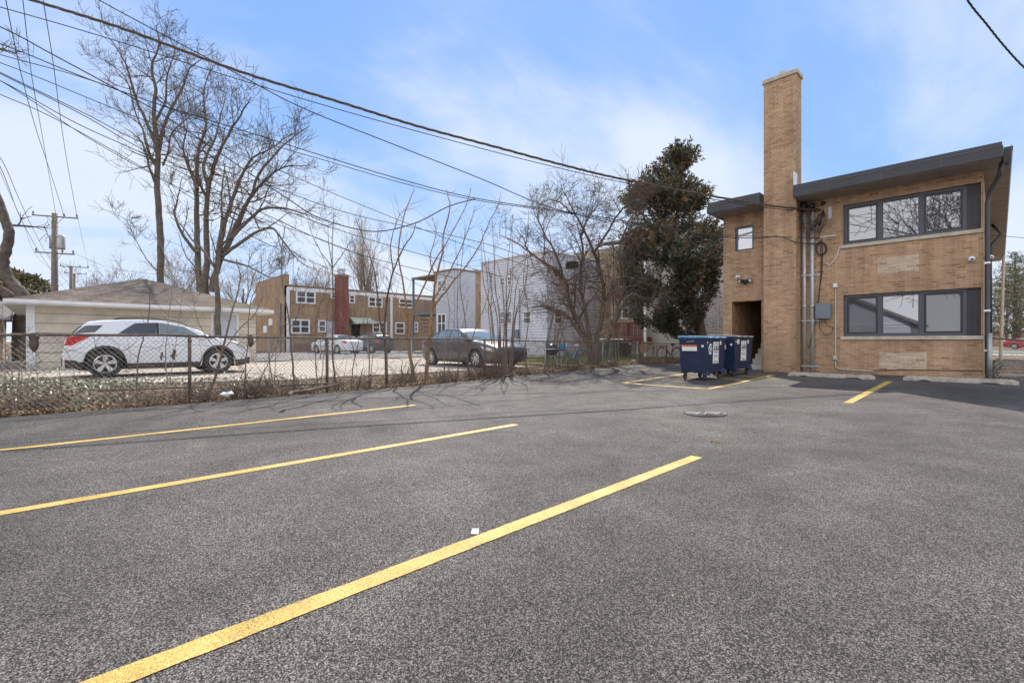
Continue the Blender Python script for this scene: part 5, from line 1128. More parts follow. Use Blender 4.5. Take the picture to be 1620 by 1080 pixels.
def bigtree(name, label, cat, base, limbs, bark='bark', group=None, seed=1, flare=None, **kw):
    rr = random.Random(seed); t_ = thing(name, label, cat, base, group); mL, mT = MB(), MB()
    for q in limbs: limb(mL, mT, q[0], q[1], q[2], rr, **{**kw, **(q[3] if len(q) > 3 else {})})
    mL.build('trunk', M[bark], t_, smooth=True); mT.build('branches', M[bark if bark != 'bark' else 'barkd'], t_); return t_
def Zs(pts, Z, dz=0): return [(a, b, Z + dz * i / max(1, len(pts) - 1)) for i, (a, b) in enumerate(pts)]
ZA = 34
b0 = at(254, 560, Z=ZA); b0.z = .2
ydn = 540.5 + 750 * .95 / ZA
bigtree('bare_tree', 'tall bare tree with one straight trunk rising behind the garage roof', 'tree', b0, [
    (Zs([(255, ydn), (254, 450), (254, 380), (251, 330), (248, 290), (250, 250), (247, 215)], ZA), 0.240, 0.160, dict(start=.75, dens=.6)),
    (Zs([(247, 215), (243, 180), (246, 140), (240, 105), (252, 70), (246, 40)], ZA, -1), 0.160, 0.024, {}),
    (Zs([(250, 245), (258, 205), (272, 170), (288, 140), (300, 110), (322, 92)], ZA, 1.5), 0.136, 0.024, {}),
    (Zs([(248, 232), (232, 195), (216, 160), (205, 120), (190, 85), (160, 45)], ZA, -1.5), 0.128, 0.016, {}),
    (Zs([(246, 262), (234, 240), (226, 205), (215, 180), (196, 120), (150, 88)], ZA, 2), 0.096, 0.016, dict(dens=1.2)),
    (Zs([(247, 190), (262, 160), (264, 120), (276, 80), (262, 50)], ZA, 2), 0.088, 0.016, {}),
    (Zs([(249, 300), (238, 270), (228, 232), (214, 215), (200, 205)], ZA, -1.5), 0.096, 0.016, dict(dens=.9)),
    (Zs([(258, 262), (266, 240), (272, 210), (300, 185), (318, 165)], ZA, 1.5), 0.080, 0.016, dict(dens=1.2)),
    (Zs([(250, 430), (232, 410), (215, 380), (200, 350), (185, 340)], ZA, -1), 0.040, 0.008, dict(dens=1.5, ln=(1.2, 2.2))),
], seed=4, dens=1.5, ln=(1.5, 2.8), kids_=5, mins=.009)
ZBt = 31; ydn = 540.5 + 750 * .95 / ZBt; b0 = at(325, 560, Z=ZBt); b0.z = .2
bigtree('bare_tree', 'wide spreading bare tree with several thick stems behind the right end of the garage', 'tree', b0, [
    (Zs([(324, ydn), (322, 500), (322, 470), (320, 440)], ZBt), 0.451, 0.336, dict(start=.9, dens=.3)),
    (Zs([(316, 460), (313, 410), (312, 350), (311, 290), (314, 240), (326, 195), (322, 150), (332, 112)], ZBt, 1.5), 0.213, 0.024, {}),
    (Zs([(324, 462), (328, 400), (326, 350), (330, 300), (342, 252), (362, 212), (385, 175), (398, 155)], ZBt, -1.5), 0.205, 0.024, {}),
    (Zs([(334, 462), (345, 420), (366, 375), (382, 338), (398, 310), (420, 285), (450, 265), (488, 262)], ZBt, 1), 0.213, 0.024, {}),
    (Zs([(345, 420), (352, 370), (366, 320), (382, 280), (400, 250), (430, 235), (470, 205)], ZBt, -2), 0.156, 0.016, {}),
    (Zs([(364, 378), (390, 352), (415, 332), (450, 330), (485, 340), (512, 352)], ZBt, 2), 0.131, 0.016, dict(dens=1.2)),
    (Zs([(352, 405), (380, 385), (410, 366), (432, 362), (450, 385), (470, 410), (492, 425)], ZBt, -1), 0.123, 0.016, dict(dens=1.3, up=-.2)),
    (Zs([(312, 400), (298, 385), (283, 360), (276, 335), (282, 312), (288, 280)], ZBt, -1.5), 0.123, 0.016, dict(dens=1.2)),
    (Zs([(313, 300), (300, 270), (290, 235), (296, 200), (290, 165)], ZBt, 1.5), 0.098, 0.016, {}),
    (Zs([(330, 300), (322, 260), (340, 220), (350, 180), (360, 140)], ZBt, 2.5), 0.107, 0.016, {}),
    (Zs([(398, 310), (410, 275), (440, 240), (466, 215), (490, 200)], ZBt, 2.5), 0.098, 0.016, dict(dens=1.2)),
    (Zs([(350, 410), (380, 418), (400, 425), (430, 440), (455, 430)], ZBt, 1), 0.082, 0.016, dict(dens=1.5)),
], seed=9, dens=1.6, ln=(1.5, 2.8), kids_=5, mins=.009)
b0 = at(30, 560, Z=23); b0.z = .2
bigtree('bare_tree', 'thick grey curved trunk at the left edge leaning over the corner of the garage', 'tree', b0, [
    (Zs([(32, 572), (30, 520), (38, 480), (30, 460), (12, 440), (5, 415), (10, 392), (15, 368), (6, 340), (-6, 310), (-20, 270)], 23, -1), .29, .15, dict(dens=.12)),
    (Zs([(36, 482), (10, 465), (-20, 440), (-60, 400)], 23, -1), .26, .1, dict(dens=.3)),
], seed=3, dens=.5, ln=(1.0, 2.0))
b0 = at(-110, 575, Z=18); b0.z = .2
bigtree('bare_tree', 'bare tree just off the left edge whose twigs reach in beside the steep wires', 'tree', b0, [(Zs([(-110, 580), (-108, 400), (-100, 250), (-75, 140), (-30, 92), (0, 78), (22, 84), (42, 80)], 18, 0), .1, .008, dict(start=.6, dens=1.0, ln=(.5, .9)))], seed=30, kids_=2, mins=.006)
# young tree standing between the crossover and the garage
b0 = at(345, 560, Z=19.5); b0.z = .2
bigtree('young_tree', 'slim bare tree with a knotty fork standing in front of the pale blue garage door', 'tree', b0, [
    (Zs([(346, 577), (345, 530), (344, 480), (342, 430), (346, 390), (352, 352), (350, 310), (356, 260)], 19.5), .14, .02, dict(dens=1.2)),
    (Zs([(343, 430), (328, 405), (308, 385), (290, 360), (270, 345)], 19.5, .5), .06, .012, dict(dens=1.5)),
    (Zs([(341, 450), (320, 430), (296, 408), (282, 372)], 19.5, -.5), .04, .01, dict(dens=1.5)),
    (Zs([(345, 400), (362, 372), (372, 335), (392, 300)], 19.5, .5), .05, .01, dict(dens=1.5)),
], seed=13, ln=(.7, 1.5), kids_=3, mins=.006)
# small crooked tree behind the bicycle, with its nest
b0 = at(940, 575, Z=20); b0.z = .2; Zt = 19.5
bigtree('crooked_tree', 'low crooked bare tree with a dense tangle of twigs behind the blue bicycle', 'tree', b0, [
    (Zs([(936, 578), (930, 540), (912, 505), (900, 475), (893, 445), (872, 425), (845, 405), (825, 390), (790, 372)], Zt), 0.132, 0.015, dict(start=.2)),
    (Zs([(932, 545), (912, 520), (898, 500), (870, 487), (842, 486)], Zt, -.5), 0.086, 0.025, {}),
    (Zs([(942, 576), (946, 530), (955, 480), (952, 440), (940, 400), (922, 360), (905, 330), (893, 305)], Zt, .5), 0.119, 0.013, {}),
    (Zs([(936, 560), (928, 500), (918, 450), (922, 400), (920, 370), (938, 335), (950, 320)], Zt, -1), 0.086, 0.010, {}),
    (Zs([(946, 575), (965, 530), (982, 490), (1000, 465), (1025, 475), (1040, 460)], Zt, .5), 0.086, 0.015, {}),
    (Zs([(948, 570), (972, 510), (985, 450), (980, 400), (995, 350), (1020, 320)], Zt, -.7), 0.079, 0.010, {}),
    (Zs([(893, 445), (880, 405), (862, 370), (850, 340), (868, 322)], Zt, -.5), 0.053, 0.010, {}),
    (Zs([(940, 400), (962, 365), (985, 330), (1010, 315), (1035, 310)], Zt, -1), 0.053, 0.010, {}),
    (Zs([(905, 340), (885, 320), (865, 318), (845, 330)], Zt, .5), 0.033, 0.006, {}),
], bark='barkd', seed=21, dens=4.4, ln=(.8, 1.8), start=.25, kids_=5, mins=.005, up=.05)
rr = random.Random(2); p = at(905, 420, Z=19.4); mb = MB()
for k in range(260):
    a = rr.uniform(0, 6.28); q = p + V((math.cos(a) * .24, math.sin(a) * .24, rr.uniform(-.16, .16))) * rr.uniform(.5, 1); mb.tube([q - V((-math.sin(a), math.cos(a), rr.uniform(-.3, .3))) * .16, q + rv(rr, .03), q + V((-math.sin(a), math.cos(a), rr.uniform(-.3, .3))) * .16], .007, 3)
tag(mb.build('squirrel_nest', M['barkd'], loc=p), 'dark round nest of twigs in the crooked tree', 'nest')
# distant bare trees
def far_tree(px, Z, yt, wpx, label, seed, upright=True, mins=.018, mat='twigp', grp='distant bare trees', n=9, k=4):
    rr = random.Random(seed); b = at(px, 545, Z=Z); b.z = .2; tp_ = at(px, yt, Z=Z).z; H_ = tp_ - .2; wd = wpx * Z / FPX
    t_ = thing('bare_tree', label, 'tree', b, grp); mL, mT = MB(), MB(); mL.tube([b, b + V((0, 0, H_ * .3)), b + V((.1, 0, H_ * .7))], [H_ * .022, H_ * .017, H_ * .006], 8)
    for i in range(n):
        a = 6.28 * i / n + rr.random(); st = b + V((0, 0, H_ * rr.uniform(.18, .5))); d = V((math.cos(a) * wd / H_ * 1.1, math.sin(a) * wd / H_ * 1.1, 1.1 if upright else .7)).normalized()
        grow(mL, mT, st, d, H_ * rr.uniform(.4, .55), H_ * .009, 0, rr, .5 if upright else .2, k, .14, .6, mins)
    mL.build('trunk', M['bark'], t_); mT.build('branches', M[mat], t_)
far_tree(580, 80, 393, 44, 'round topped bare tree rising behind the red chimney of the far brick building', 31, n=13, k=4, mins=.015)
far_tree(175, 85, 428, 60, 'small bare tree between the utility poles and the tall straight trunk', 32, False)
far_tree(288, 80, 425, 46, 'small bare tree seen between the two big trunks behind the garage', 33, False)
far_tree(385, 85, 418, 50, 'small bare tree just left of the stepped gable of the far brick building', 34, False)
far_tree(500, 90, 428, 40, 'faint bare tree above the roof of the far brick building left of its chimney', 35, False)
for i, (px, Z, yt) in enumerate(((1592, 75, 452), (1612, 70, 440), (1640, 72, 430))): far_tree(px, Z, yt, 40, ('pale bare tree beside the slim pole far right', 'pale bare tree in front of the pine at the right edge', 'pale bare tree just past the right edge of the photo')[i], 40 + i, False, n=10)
# ------------------------------------------------------------------ saplings growing on the fence line
def sapling(label, stems, seed, X=None, Z=None, mat='twig', tw=9, tl=(14, 40), name='sapling', base=None, twr=.0035, tws=.35):
    rr = random.Random(seed); mS, mT = MB(), MB(); first = None
    for pts, w0, w1 in stems:
        if Z is None: z_ = at(pts[0][0], pts[0][1], X=X); zz_ = (z_ - V((0, 0, HC))).dot(V((-SF, CF, 0)))
        else: zz_ = Z
        sc_ = zz_ / FPX; P0 = [at(a, b, Z=zz_ + rr.uniform(-.05, .05) * i) for i, (a, b) in enumerate(pts)]
        g0 = gh(P0[0].x, P0[0].y)
        if P0[0].z < g0 + .25: P0[0].z = g0 - .02
        Q = [P0[0] * 2 - P0[1]] + P0 + [P0[-1] * 2 - P0[-2]]; P = []
        for i in range(1, len(Q) - 2):
            for k in range(4):
                t = k / 4; a, b, c, d = Q[i - 1:i + 3]; P.append(.5 * ((2 * b) + (c - a) * t + (2 * a - 5 * b + 4 * c - d) * t * t + (3 * b - a - 3 * c + d) * t ** 3))
        P.append(P0[-1]); n = len(P); P = [p + rv(rr, .008) for p in P]
        mS.tube(P, [(w0 * .8 + (w1 * .55 - w0 * .8) * (i / (n - 1)) ** .7) * sc_ / 2 for i in range(n)], 7, False)
        if first is None: first = P0[0]
        for k in range(tw):
            t = tws + (1 - tws) * (k + rr.random()) / tw; i = min(n - 2, int(t * (n - 1))); a = P[i].lerp(P[i + 1], t * (n - 1) - i); d = (P[i + 1] - P[i]).normalized(); s = (rv(rr) * V((1, 1, .3))).normalized(); s = (s - d * s.dot(d)).normalized()
            l_ = rr.uniform(*tl) * sc_ * (1.3 - .6 * t); dd = (d * .65 + s * .8).normalized(); e1 = a + dd * l_ * .5; e2 = e1 + (dd + V((0, 0, .35))).normalized() * l_ * .5
            mT.tube([a, e1, e2], [twr * 1.5, twr, twr * .5], 3, False)
            if rr.random() < .5: d3 = (dd + rv(rr, .8) + V((0, 0, .3))).normalized(); mT.tube([e1, e1 + d3 * l_ * .45], [twr, twr * .5], 3, False)
    t_ = thing(name, label, 'sapling', first, 'saplings along the fence'); mS.build('stem', M[mat], t_, smooth=True); mT.build('twigs', M['twig'], t_); return t_
FXs = FX - .12
sapling('thin leaning stem before the rear door of the white crossover', [([(218, 641), (217, 600), (219, 565), (228, 530), (235, 500), (238, 452)], 4, 2)], 1, X=FXs, tw=5)
sapling('crooked stem with a low burl before the front wheel of the white crossover', [([(325, 640), (340, 600), (350, 565), (362, 510), (375, 465), (380, 440), (374, 410)], 6, 2.5), ([(350, 562), (332, 540), (312, 505), (305, 470)], 2.5, 1.2), ([(350, 560), (380, 520), (402, 498), (416, 470)], 2.5, 1.5)], 2, X=FXs)
sapling('slim stem crossing the right front wing of the white crossover', [([(390, 640), (388, 595), (392, 540), (396, 480), (412, 440), (414, 400)], 3, 1.5), ([(400, 640), (412, 600), (432, 560), (455, 500)], 3, 1)], 3, X=FXs)
sapling('reddish stem with a broken side branch left of the far white sedan', [([(466, 635), (464, 590), (460, 540), (455, 490), (447, 450), (446, 400), (450, 360)], 5, 2), ([(458, 520), (470, 500), (478, 470), (500, 440), (508, 476)], 2, 1.2)], 4, X=FXs)
sapling('straight tall sapling with a high Y fork before the red chimney', [([(532, 617), (529, 590), (526, 545), (527, 480), (526, 425), (526, 380), (528, 336)], 5, 1.6), ([(526, 424), (508, 400), (495, 375), (487, 350)], 2.2, 1), ([(526, 424), (542, 402), (556, 380)], 2.2, 1), ([(527, 425), (520, 385), (519, 355)], 2, 1)], 5, X=FXs, tw=4, mat='bark')
sapling('dark sapling grown against the fence post in front of the far dark crossover', [([(612, 612), (610, 560), (608, 520), (613, 470), (622, 430), (637, 395), (652, 372), (658, 352)], 7, 2), ([(609, 540), (600, 500), (597, 460), (590, 420), (575, 380), (562, 345)], 5, 1.5), ([(622, 430), (618, 390), (628, 350), (640, 330)], 3, 1)], 6, X=FXs, tw=11, mat='barkd', tl=(18, 48))
sapling('tan barked sapling left of the grey sedan, leaning left from its base', [([(657, 600), (650, 570), (645, 535), (643, 490), (638, 450), (630, 400), (640, 340), (655, 300)], 8, 2), ([(646, 540), (655, 490), (672, 450), (690, 410), (712, 375), (735, 330), (745, 300)], 5, 1.5), ([(643, 500), (625, 470), (612, 440)], 3, 1)], 7, X=FXs - .35, tw=13, mat='barky', tl=(18, 48))
sapling('tan barked sapling before the rear door of the grey sedan, fanning out above', [([(674, 598), (677, 560), (681, 520), (684, 485), (690, 440), (700, 400), (702, 370), (712, 330), (706, 300)], 9, 2), ([(685, 487), (712, 452), (738, 420), (758, 390), (775, 350), (792, 320)], 4.5, 1.5), ([(686, 475), (706, 440), (726, 400), (742, 360), (752, 325)], 4, 1.2), ([(690, 440), (680, 410), (690, 370), (684, 345)], 3, 1)], 8, X=FXs, tw=14, mat='barky', tl=(18, 48))
rr = random.Random(77); st = []
for k in range(13):
    x0 = 782 + k * 2.3; x1 = x0 + (k - 6) * 4.5 + rr.uniform(-12, 12); yt = rr.uniform(330, 430); xm_ = x0 + (x1 - x0) * .3 + rr.uniform(-5, 5); st.append(([(x0, 601), (x0 + (xm_ - x0) * .3, 560), (xm_, 500), ((xm_ + x1) / 2 + rr.uniform(-6, 6), 450), (x1, yt)], rr.uniform(3, 5), 1.2))
sapling('dense cluster of many thin stems in front of the hood of the grey sedan', st, 9, X=FXs, tw=6, mat='twig', tl=(14, 42))
st = []
for k in range(8):
    x0 = 862 + k * 4; st.append(([(x0, 590), (x0 + rr.uniform(-6, 6), 540), (x0 + rr.uniform(-18, 18), 480), (x0 + rr.uniform(-30, 30), rr.uniform(380, 430))], 3, 1))
sapling('loose cluster of thin stems between the cluster before the hood and the blue bicycle', st, 10, X=FXs - .9, tw=7)
st = []
for k in range(16):
    x0 = 905 + k * 5; st.append(([(x0, 580), (x0 + rr.uniform(-6, 6), 540), (x0 + rr.uniform(-14, 14), 490), (x0 + rr.uniform(-20, 20), rr.uniform(400, 470))], 2.5, 1))
sapling('pale upright shoots growing around the crooked tree beyond the blue bicycle', st, 12, Z=20.5, tw=8, mat='twigp')
sapling('pale arching stem at the far left end of the fence', [([(22, 640), (18, 590), (8, 540), (4, 480)], 3, 1.2), ([(20, 625), (8, 590), (-6, 560)], 2, 1), ([(24, 640), (34, 600), (30, 560), (36, 530)], 2, 1)], 14, X=FXs, mat='twigp')
sapling('light grey stem with a side fork growing before the garage corner post', [([(30, 650), (28, 610), (33, 570), (36, 545)], 4, 2), ([(28, 615), (10, 585), (2, 555)], 2.5, 1.5), ([(31, 640), (45, 600), (50, 575)], 2, 1)], 15, X=FXs - .25, mat='twigp')
sapling('bare thin sapling between the far white sedan and the dark fence post', [([(556, 612), (558, 585), (563, 560), (572, 520), (580, 470), (560, 420), (545, 380)], 2.4, 1), ([(562, 565), (552, 530), (540, 500)], 1.6, .8)], 16, X=FXs)
sapling('slender stem rising in front of the white house wall between its lower windows', [([(838, 598), (830, 560), (836, 500), (828, 440), (836, 390)], 3.5, 1.2)], 17, X=FXs, tw=14, tl=(16, 40))
sapling('slender stem leaning before the grey corner of the pale grey house', [([(742, 598), (740, 560), (735, 500), (728, 450), (732, 400), (736, 360)], 3, 1.2), ([(740, 560), (752, 520), (768, 480), (780, 430)], 2.4, 1)], 18, X=FXs - .2, tw=10, tl=(16, 40))
for i, (x0, lab) in enumerate(((583, 'thin upright stem midway between the straight sapling and the dark sapling on the post'), (704, 'thin whip growing through the mesh before the front door of the grey sedan'), (722, 'pair of thin whips before the front wing of the grey sedan'), (431, 'grey whip growing before the south gable of the far brick building'), (503, 'pale whip rising just left of the straight sapling with the Y fork'), (265, 'very thin whip before the front door of the white crossover'))):
    rr = random.Random(300 + i); sapling(lab, [([(x0, 606), (x0 + rr.uniform(-5, 5), 560), (x0 + rr.uniform(-12, 12), 500), (x0 + rr.uniform(-25, 25), 440), (x0 + rr.uniform(-30, 30), rr.uniform(370, 420))], 2.8, 1), ([(x0 + 3, 606), (x0 + rr.uniform(4, 14), 550), (x0 + rr.uniform(8, 34), rr.uniform(450, 500))], 2, .8)], 400 + i, X=FXs, tw=9, tl=(12, 36), mat='twigp' if i % 2 else 'twig')
# dead brush at the foot of the fence
def brush(px, py, label, seed, n=34, h=(.2, .7), sp=.35, mat='twig'):
    rr = random.Random(seed); b = onground(px, py); b.x = min(b.x, FX - .05); mb = MB()
    b.z = gh(b.x, b.y) - .02; n = int(n * 1.2)
    for k in range(n):
        q = b + V((rr.uniform(-sp, sp) * .5, rr.uniform(-sp, sp), 0)); P = [q]; d = V((rr.uniform(-.5, .5), rr.uniform(-.5, .5), 1)).normalized(); L_ = rr.uniform(*h)
        for i in range(4): d = (d + rv(rr, .55) + V((0, 0, -.12 * i))).normalized(); q = q + d * L_ / 4; P.append(q)
        r_ = rr.choice((.003, .004, .006, .012 if k % 6 == 0 else .004)); mb.tube(P, [r_ * 1.3, r_ * 1.2, r_, r_ * .8, r_ * .4], 4)
    tag(mb.build('dead_shrub', M[mat], loc=b), label, 'shrub', 'dead shrubs at the foot of the fence')
for i, (px, py, lab, n) in enumerate((
    (45, 651, 'dead stump with shoots at the far left of the fence, before the garage corner', 60), (100, 648, 'low dead twigs before the rear bumper of the white crossover', 26), (222, 643, 'small dark root clump under the thin leaning stem', 30), (318, 640, 'knotty leafless burl before the front wheel of the white crossover', 90), (405, 634, 'gnarled dead shrub left of the reddish stem, under the log chunk', 80), (430, 630, 'dead shrub with short black stubs before the gap right of the garage', 50), (478, 625, 'dark broken stubs at the foot of the reddish stem', 60), (560, 617, 'thin dead stalks between the tall Y forked sapling and dark post', 45), (640, 607, 'tangled dead vines left of the tan barked saplings', 90), (705, 604, 'thick tangle of dead vines under the tan barked saplings', 110), (765, 601, 'dead brush before the front wheel of the grey sedan', 80), (800, 599, 'dead brush at the base of the dense stem cluster', 90), (850, 594, 'dead twigs left of the blue bicycle', 60), (925, 586, 'low dead twigs right of the blue bicycle', 50), (985, 580, 'low dead twigs before the black bins', 50), (1035, 576, 'low dead twigs beside the folding chair', 40))):
    brush(px, py, lab, 60 + i, n, h=(.18, 1.0 if i % 3 else .6), mat=('twig', 'barkd', 'twig')[i % 3])
# vines woven through the mesh
rr = random.Random(8); mb = MB()
for k in range(280):
    y = rr.uniform(7.2, 19) if k < 230 else rr.uniform(-3.5, 7.2); P = [V((FX - .06 + rr.uniform(-.05, .02), y, rr.uniform(.1, 1.2)))]; d = V((0, rr.uniform(-1, 1), rr.uniform(-.3, .8))).normalized()
    for i in range(6): d = (d + V((0, rr.uniform(-.6, .6), rr.uniform(-.6, .5)))).normalized(); q = P[-1] + d * .2; q.z = min(1.28, max(.1, q.z)); P.append(q)
    mb.tube(P, .0045, 3)
tag(mb.build('dry_vines', M['twig'], loc=(FX, 7.2, .1)), 'dry brown vines woven through the chain link mesh from the grey sedan onwards', 'vines', kind='stuff')

# ------------------------------------------------------------------ evergreens
def sprays(mbs, rr, outline, Z, n, sl, leaf, up=.5, thin=.42, nsc=.45, flat=.35, per=20, tip=None, ytip=0):
    ys = [o[0] for o in outline]; C = []
    for k in range(n * 4):
        if len(C) >= n: break
        y = rr.uniform(min(ys), max(ys)); lo = interp([(a, b) for a, b, c in outline], y); hi = interp([(a, c) for a, b, c in outline], y); t = rr.uniform(-1, 1); cxp = (lo + hi) / 2; hwp = (hi - lo) / 2
        if rr.random() > (hwp * 2) / 150 + (.3 if tip else .12): continue
        dz = math.sqrt(max(0, 1 - t * t)) * rr.uniform(-1, 1); rad_ = hwp * Z / FPX; p = at(cxp + hwp * t, y, Z=Z + dz * rad_)
        ax = at(cxp, y, Z=Z)
        if NZ.noise(p * nsc + V((7, 3, 1))) < thin - .5: continue
        o_ = p - ax; o_.z = 0; r_ = o_.length / max(.3, rad_)
        if r_ < .25 and rr.random() < .6: continue
        d = (o_.normalized() * .9 + V((0, 0, up)) + rv(rr, .35)).normalized() if o_.length > .01 else V((0, 0, 1)); C.append((p, ax))
        L_ = rr.uniform(*sl); u = d.orthogonal().normalized(); w_ = d.cross(u); mb = mbs[rr.randrange(len(mbs))]
        if tip and rr.random() < (.5 if y < ytip else .08) * min(1, r_ * 1.1): mb = tip
        elif tip: mb = mbs[0]
        for j in range(per):
            q = rr.random(); s = (u * rr.uniform(-1, 1) + w_ * rr.uniform(-1, 1)).normalized(); a = p + d * L_ * (q - .5) + s * L_ * flat * .3 * (1 - q); dd = (d * rr.uniform(.3, 1) + s * .8).normalized(); l_ = leaf * rr.uniform(.6, 1.4); b_ = dd.cross(rv(rr)).normalized() * l_ * .2
            mb.add([a - b_, a + b_, a + dd * l_ + b_ * .5, a + dd * l_ - b_ * .5], [(0, 1, 2, 3)])
    return C
rr = random.Random(15); Zj = 24.0; bj = at(1112, 560, Z=Zj); bj.z = .3
jt = thing('juniper_tree', 'tall shaggy brown green juniper with leaning trunk left of the apartment building', 'tree', bj)
mb = MB(); P = [at(a, b, Z=Zj) for a, b in ((1113, 561), (1110, 530), (1106, 505), (1096, 475), (1082, 445), (1071, 422), (1066, 390), (1070, 350), (1076, 310), (1079, 270), (1080, 240))]; mb.tube(P, [.26, .24, .23, .21, .19, .16, .14, .11, .08, .05, .02], 9)
outl = [(232, 1078, 1084), (255, 1062, 1098), (275, 1040, 1106), (300, 1004, 1112), (330, 990, 1118), (360, 996, 1132), (400, 994, 1140), (440, 992, 1130), (480, 994, 1122), (508, 1004, 1104), (528, 1070, 1122)]
A_, B_ = MB(), MB(); Cs = sprays((A_, A_, B_), rr, outl, Zj, 2100, (.7, 1.5), .13, up=.75, thin=.56, nsc=.9, per=34, flat=.2, tip=B_, ytip=400)
for p_, ax_ in Cs[::22]:
    zt_ = min(P, key=lambda q: abs(q.z - (p_.z - .8))); mb.tube([zt_, zt_.lerp(p_, .5) + V((0, 0, -.15)), p_], [.045, .03, .01], 4)
mb.build('trunk', M['barkd'], jt, smooth=True); A_.build('crown', M['needle'], jt); 
B_.build('crown', M['needle_tip'], jt)
rr = random.Random(16); Zp = 62; bp = at(1606, 545, Z=Zp); bp.z = .3
pt_ = thing('pine_tree', 'tall open pine with layered branches standing far right beyond the apartment building', 'tree', bp)
mb = MB(); tpz = at(1604, 400, Z=Zp).z; mb.tube([bp, V((bp.x, bp.y, tpz))], [.35, .04], 8); A_ = MB()
for k in range(46):
    z_ = bp.z + 1.5 + (tpz - bp.z - 1.6) * (k / 45); Rw = 4.4 * (1 - (k / 45) ** 1.3) + .5
    for j in range(4):
        a = rr.uniform(0, 6.28); e = V((bp.x + math.cos(a) * Rw, bp.y + math.sin(a) * Rw, z_ + Rw * .12)); mb.tube([(bp.x, bp.y, z_), e], [.05, .02], 4)
        for q in range(int(60 * Rw / 4)):
            t = rr.uniform(.3, 1); c_ = V((bp.x, bp.y, z_)).lerp(e, t) + V((rr.uniform(-.5, .5), rr.uniform(-.5, .5), rr.uniform(-.12, .2))); d = rv(rr).normalized(); b_ = d.cross(rv(rr)).normalized() * .05; A_.add([c_ - b_, c_ + b_, c_ + d * .3], [(0, 1, 2)])
mb.build('trunk', M['bark'], pt_); A_.build('crown', M['needle2'], pt_)
rr = random.Random(17); hg = thing('conifer', 'dark yellowish conifer mass beyond the shed at the left edge', 'tree', (*at(30, 540, Z=55).xy, .2)); A_ = MB()
sprays((A_,), rr, [(425, -40, -8), (436, -80, 30), (448, -100, 62), (462, -110, 80), (480, -110, 84)], 55, 900, (1.2, 2.2), .5, up=.1, thin=.3, nsc=.2, per=18); A_.build('crown', M['hedge'], hg)
MB().tube([at(-10, 545, Z=55), at(-10, 450, Z=55)], .3, 6).build('trunk', M['barkd'], hg)
# ------------------------------------------------------------------ litter, ivy, grass
def scatter(name, mat, n, fn, size, seed, label, cat, tri=False, lift=.02):
    rr = random.Random(seed); mb = MB(); c = 0
    while c < n:
        x, y = fn(rr)
        if x is None: continue
        c += 1; s = rr.uniform(*size); z = gh(x, y) + rr.uniform(-.02, lift)
        if tri: h = s; a = rr.uniform(0, 6.28); w_ = .006; mb.add([(x - w_ * math.cos(a), y - w_ * math.sin(a), z - .03), (x + w_ * math.cos(a), y + w_ * math.sin(a), z - .03), (x + rr.uniform(-.05, .05), y + rr.uniform(-.05, .05), z + h)], [(0, 1, 2)])
        else:
            nrm = (V((rr.uniform(-1, 1), rr.uniform(-1, 1), 1.1))).normalized(); u = nrm.orthogonal().normalized(); w_ = nrm.cross(u); a = rr.uniform(0, 6.28); d = u * math.cos(a) + w_ * math.sin(a); e = nrm.cross(d); p = V((x, y, z)); mb.add([p - d * s, p - e * s * .5 + nrm * s * .25, p + d * s, p + e * s * .5 + nrm * s * .2], [(0, 1, 2, 3)])
    tag(mb.build(name, M[mat]), label, cat, kind='stuff')
def inpad(x, y):
    c = False; n = len(poly_pad); j = n - 1
    for i in range(n):
        (xi, yi), (xj, yj) = poly_pad[i], poly_pad[j]
        if (yi > y) != (yj > y) and x < (xj - xi) * (y - yi) / (yj - yi) + xi: c = not c
        j = i
    return c
poly_pad = poly if False else [(-12.25, 13.2), (-12.2, 8), (-12.3, 4.2), (-13.2, 2.2), (-14.4, .6), (-16.2, -.6), (-19.5, -1.2), (-23.2, -1.3), (-23.2, 7.4), (-24.5, 9.0), (-24.5, 13.2)]
def strip(rr):
    y = rr.uniform(-4.5, 22); x = FX + .12 - abs(rr.gauss(0, .6))
    if NZ.noise(V((x * .9, y * .9, 4))) < -.25 and rr.random() < .7: return None, None
    return x, y
scatter('leaf_litter', 'litter', 21000, strip, (.018, .042), 1, 'brown dead leaves and twigs drifted along the foot of the fence', 'leaf litter', lift=.06)
def left(rr):
    y = rr.uniform(-6, 4.5); x = rr.uniform(-23, -10.9)
    if inpad(x, y) and rr.random() < .97: return None, None
    if y > 1.5 and rr.random() < .55: return None, None
    return x, y
scatter('ground_ivy', 'ivy', 17000, left, (.026, .06), 2, 'pale and green ivy leaves and leaf litter covering the ground left of the concrete pad', 'ground cover', lift=.13)
def scat(rr):
    y = rr.uniform(-2, 20); x = FX + .1 + abs(rr.gauss(0, 1.6))
    return (x, y) if x < -3 else (None, None)
scatter('fallen_leaves', 'litter', 230, scat, (.008, .022), 3, 'few dry leaf scraps blown onto the asphalt', 'leaves', lift=.022)
def scat2(rr): 
    y = rr.uniform(.6, 6); x = rr.uniform(-6.5, 1.5); return x, y
scatter('fallen_leaves', 'litter', 60, scat2, (.005, .013), 13, 'scattered dry crumbs of leaf on the near asphalt', 'leaves', lift=.021)
def gr_(rr):
    y = rr.uniform(13.2, 26); x = rr.uniform(-19, -11.0)
    return (x, y) if NZ.noise(V((x * .5, y * .5, 9))) > -.25 else (None, None)
scatter('grass', 'grass', 30000, gr_, (.04, .11), 4, 'short green lawn behind the fence around the blue bicycle', 'grass', True)
def gr2(rr): y = rr.uniform(45, 54); return rr.uniform(-3, 18), (y if not 45.9 < y < 49.1 else 50)
scatter('grass', 'grass', 6000, gr2, (.08, .2), 5, 'grass verge by the street at the far right', 'grass', True)
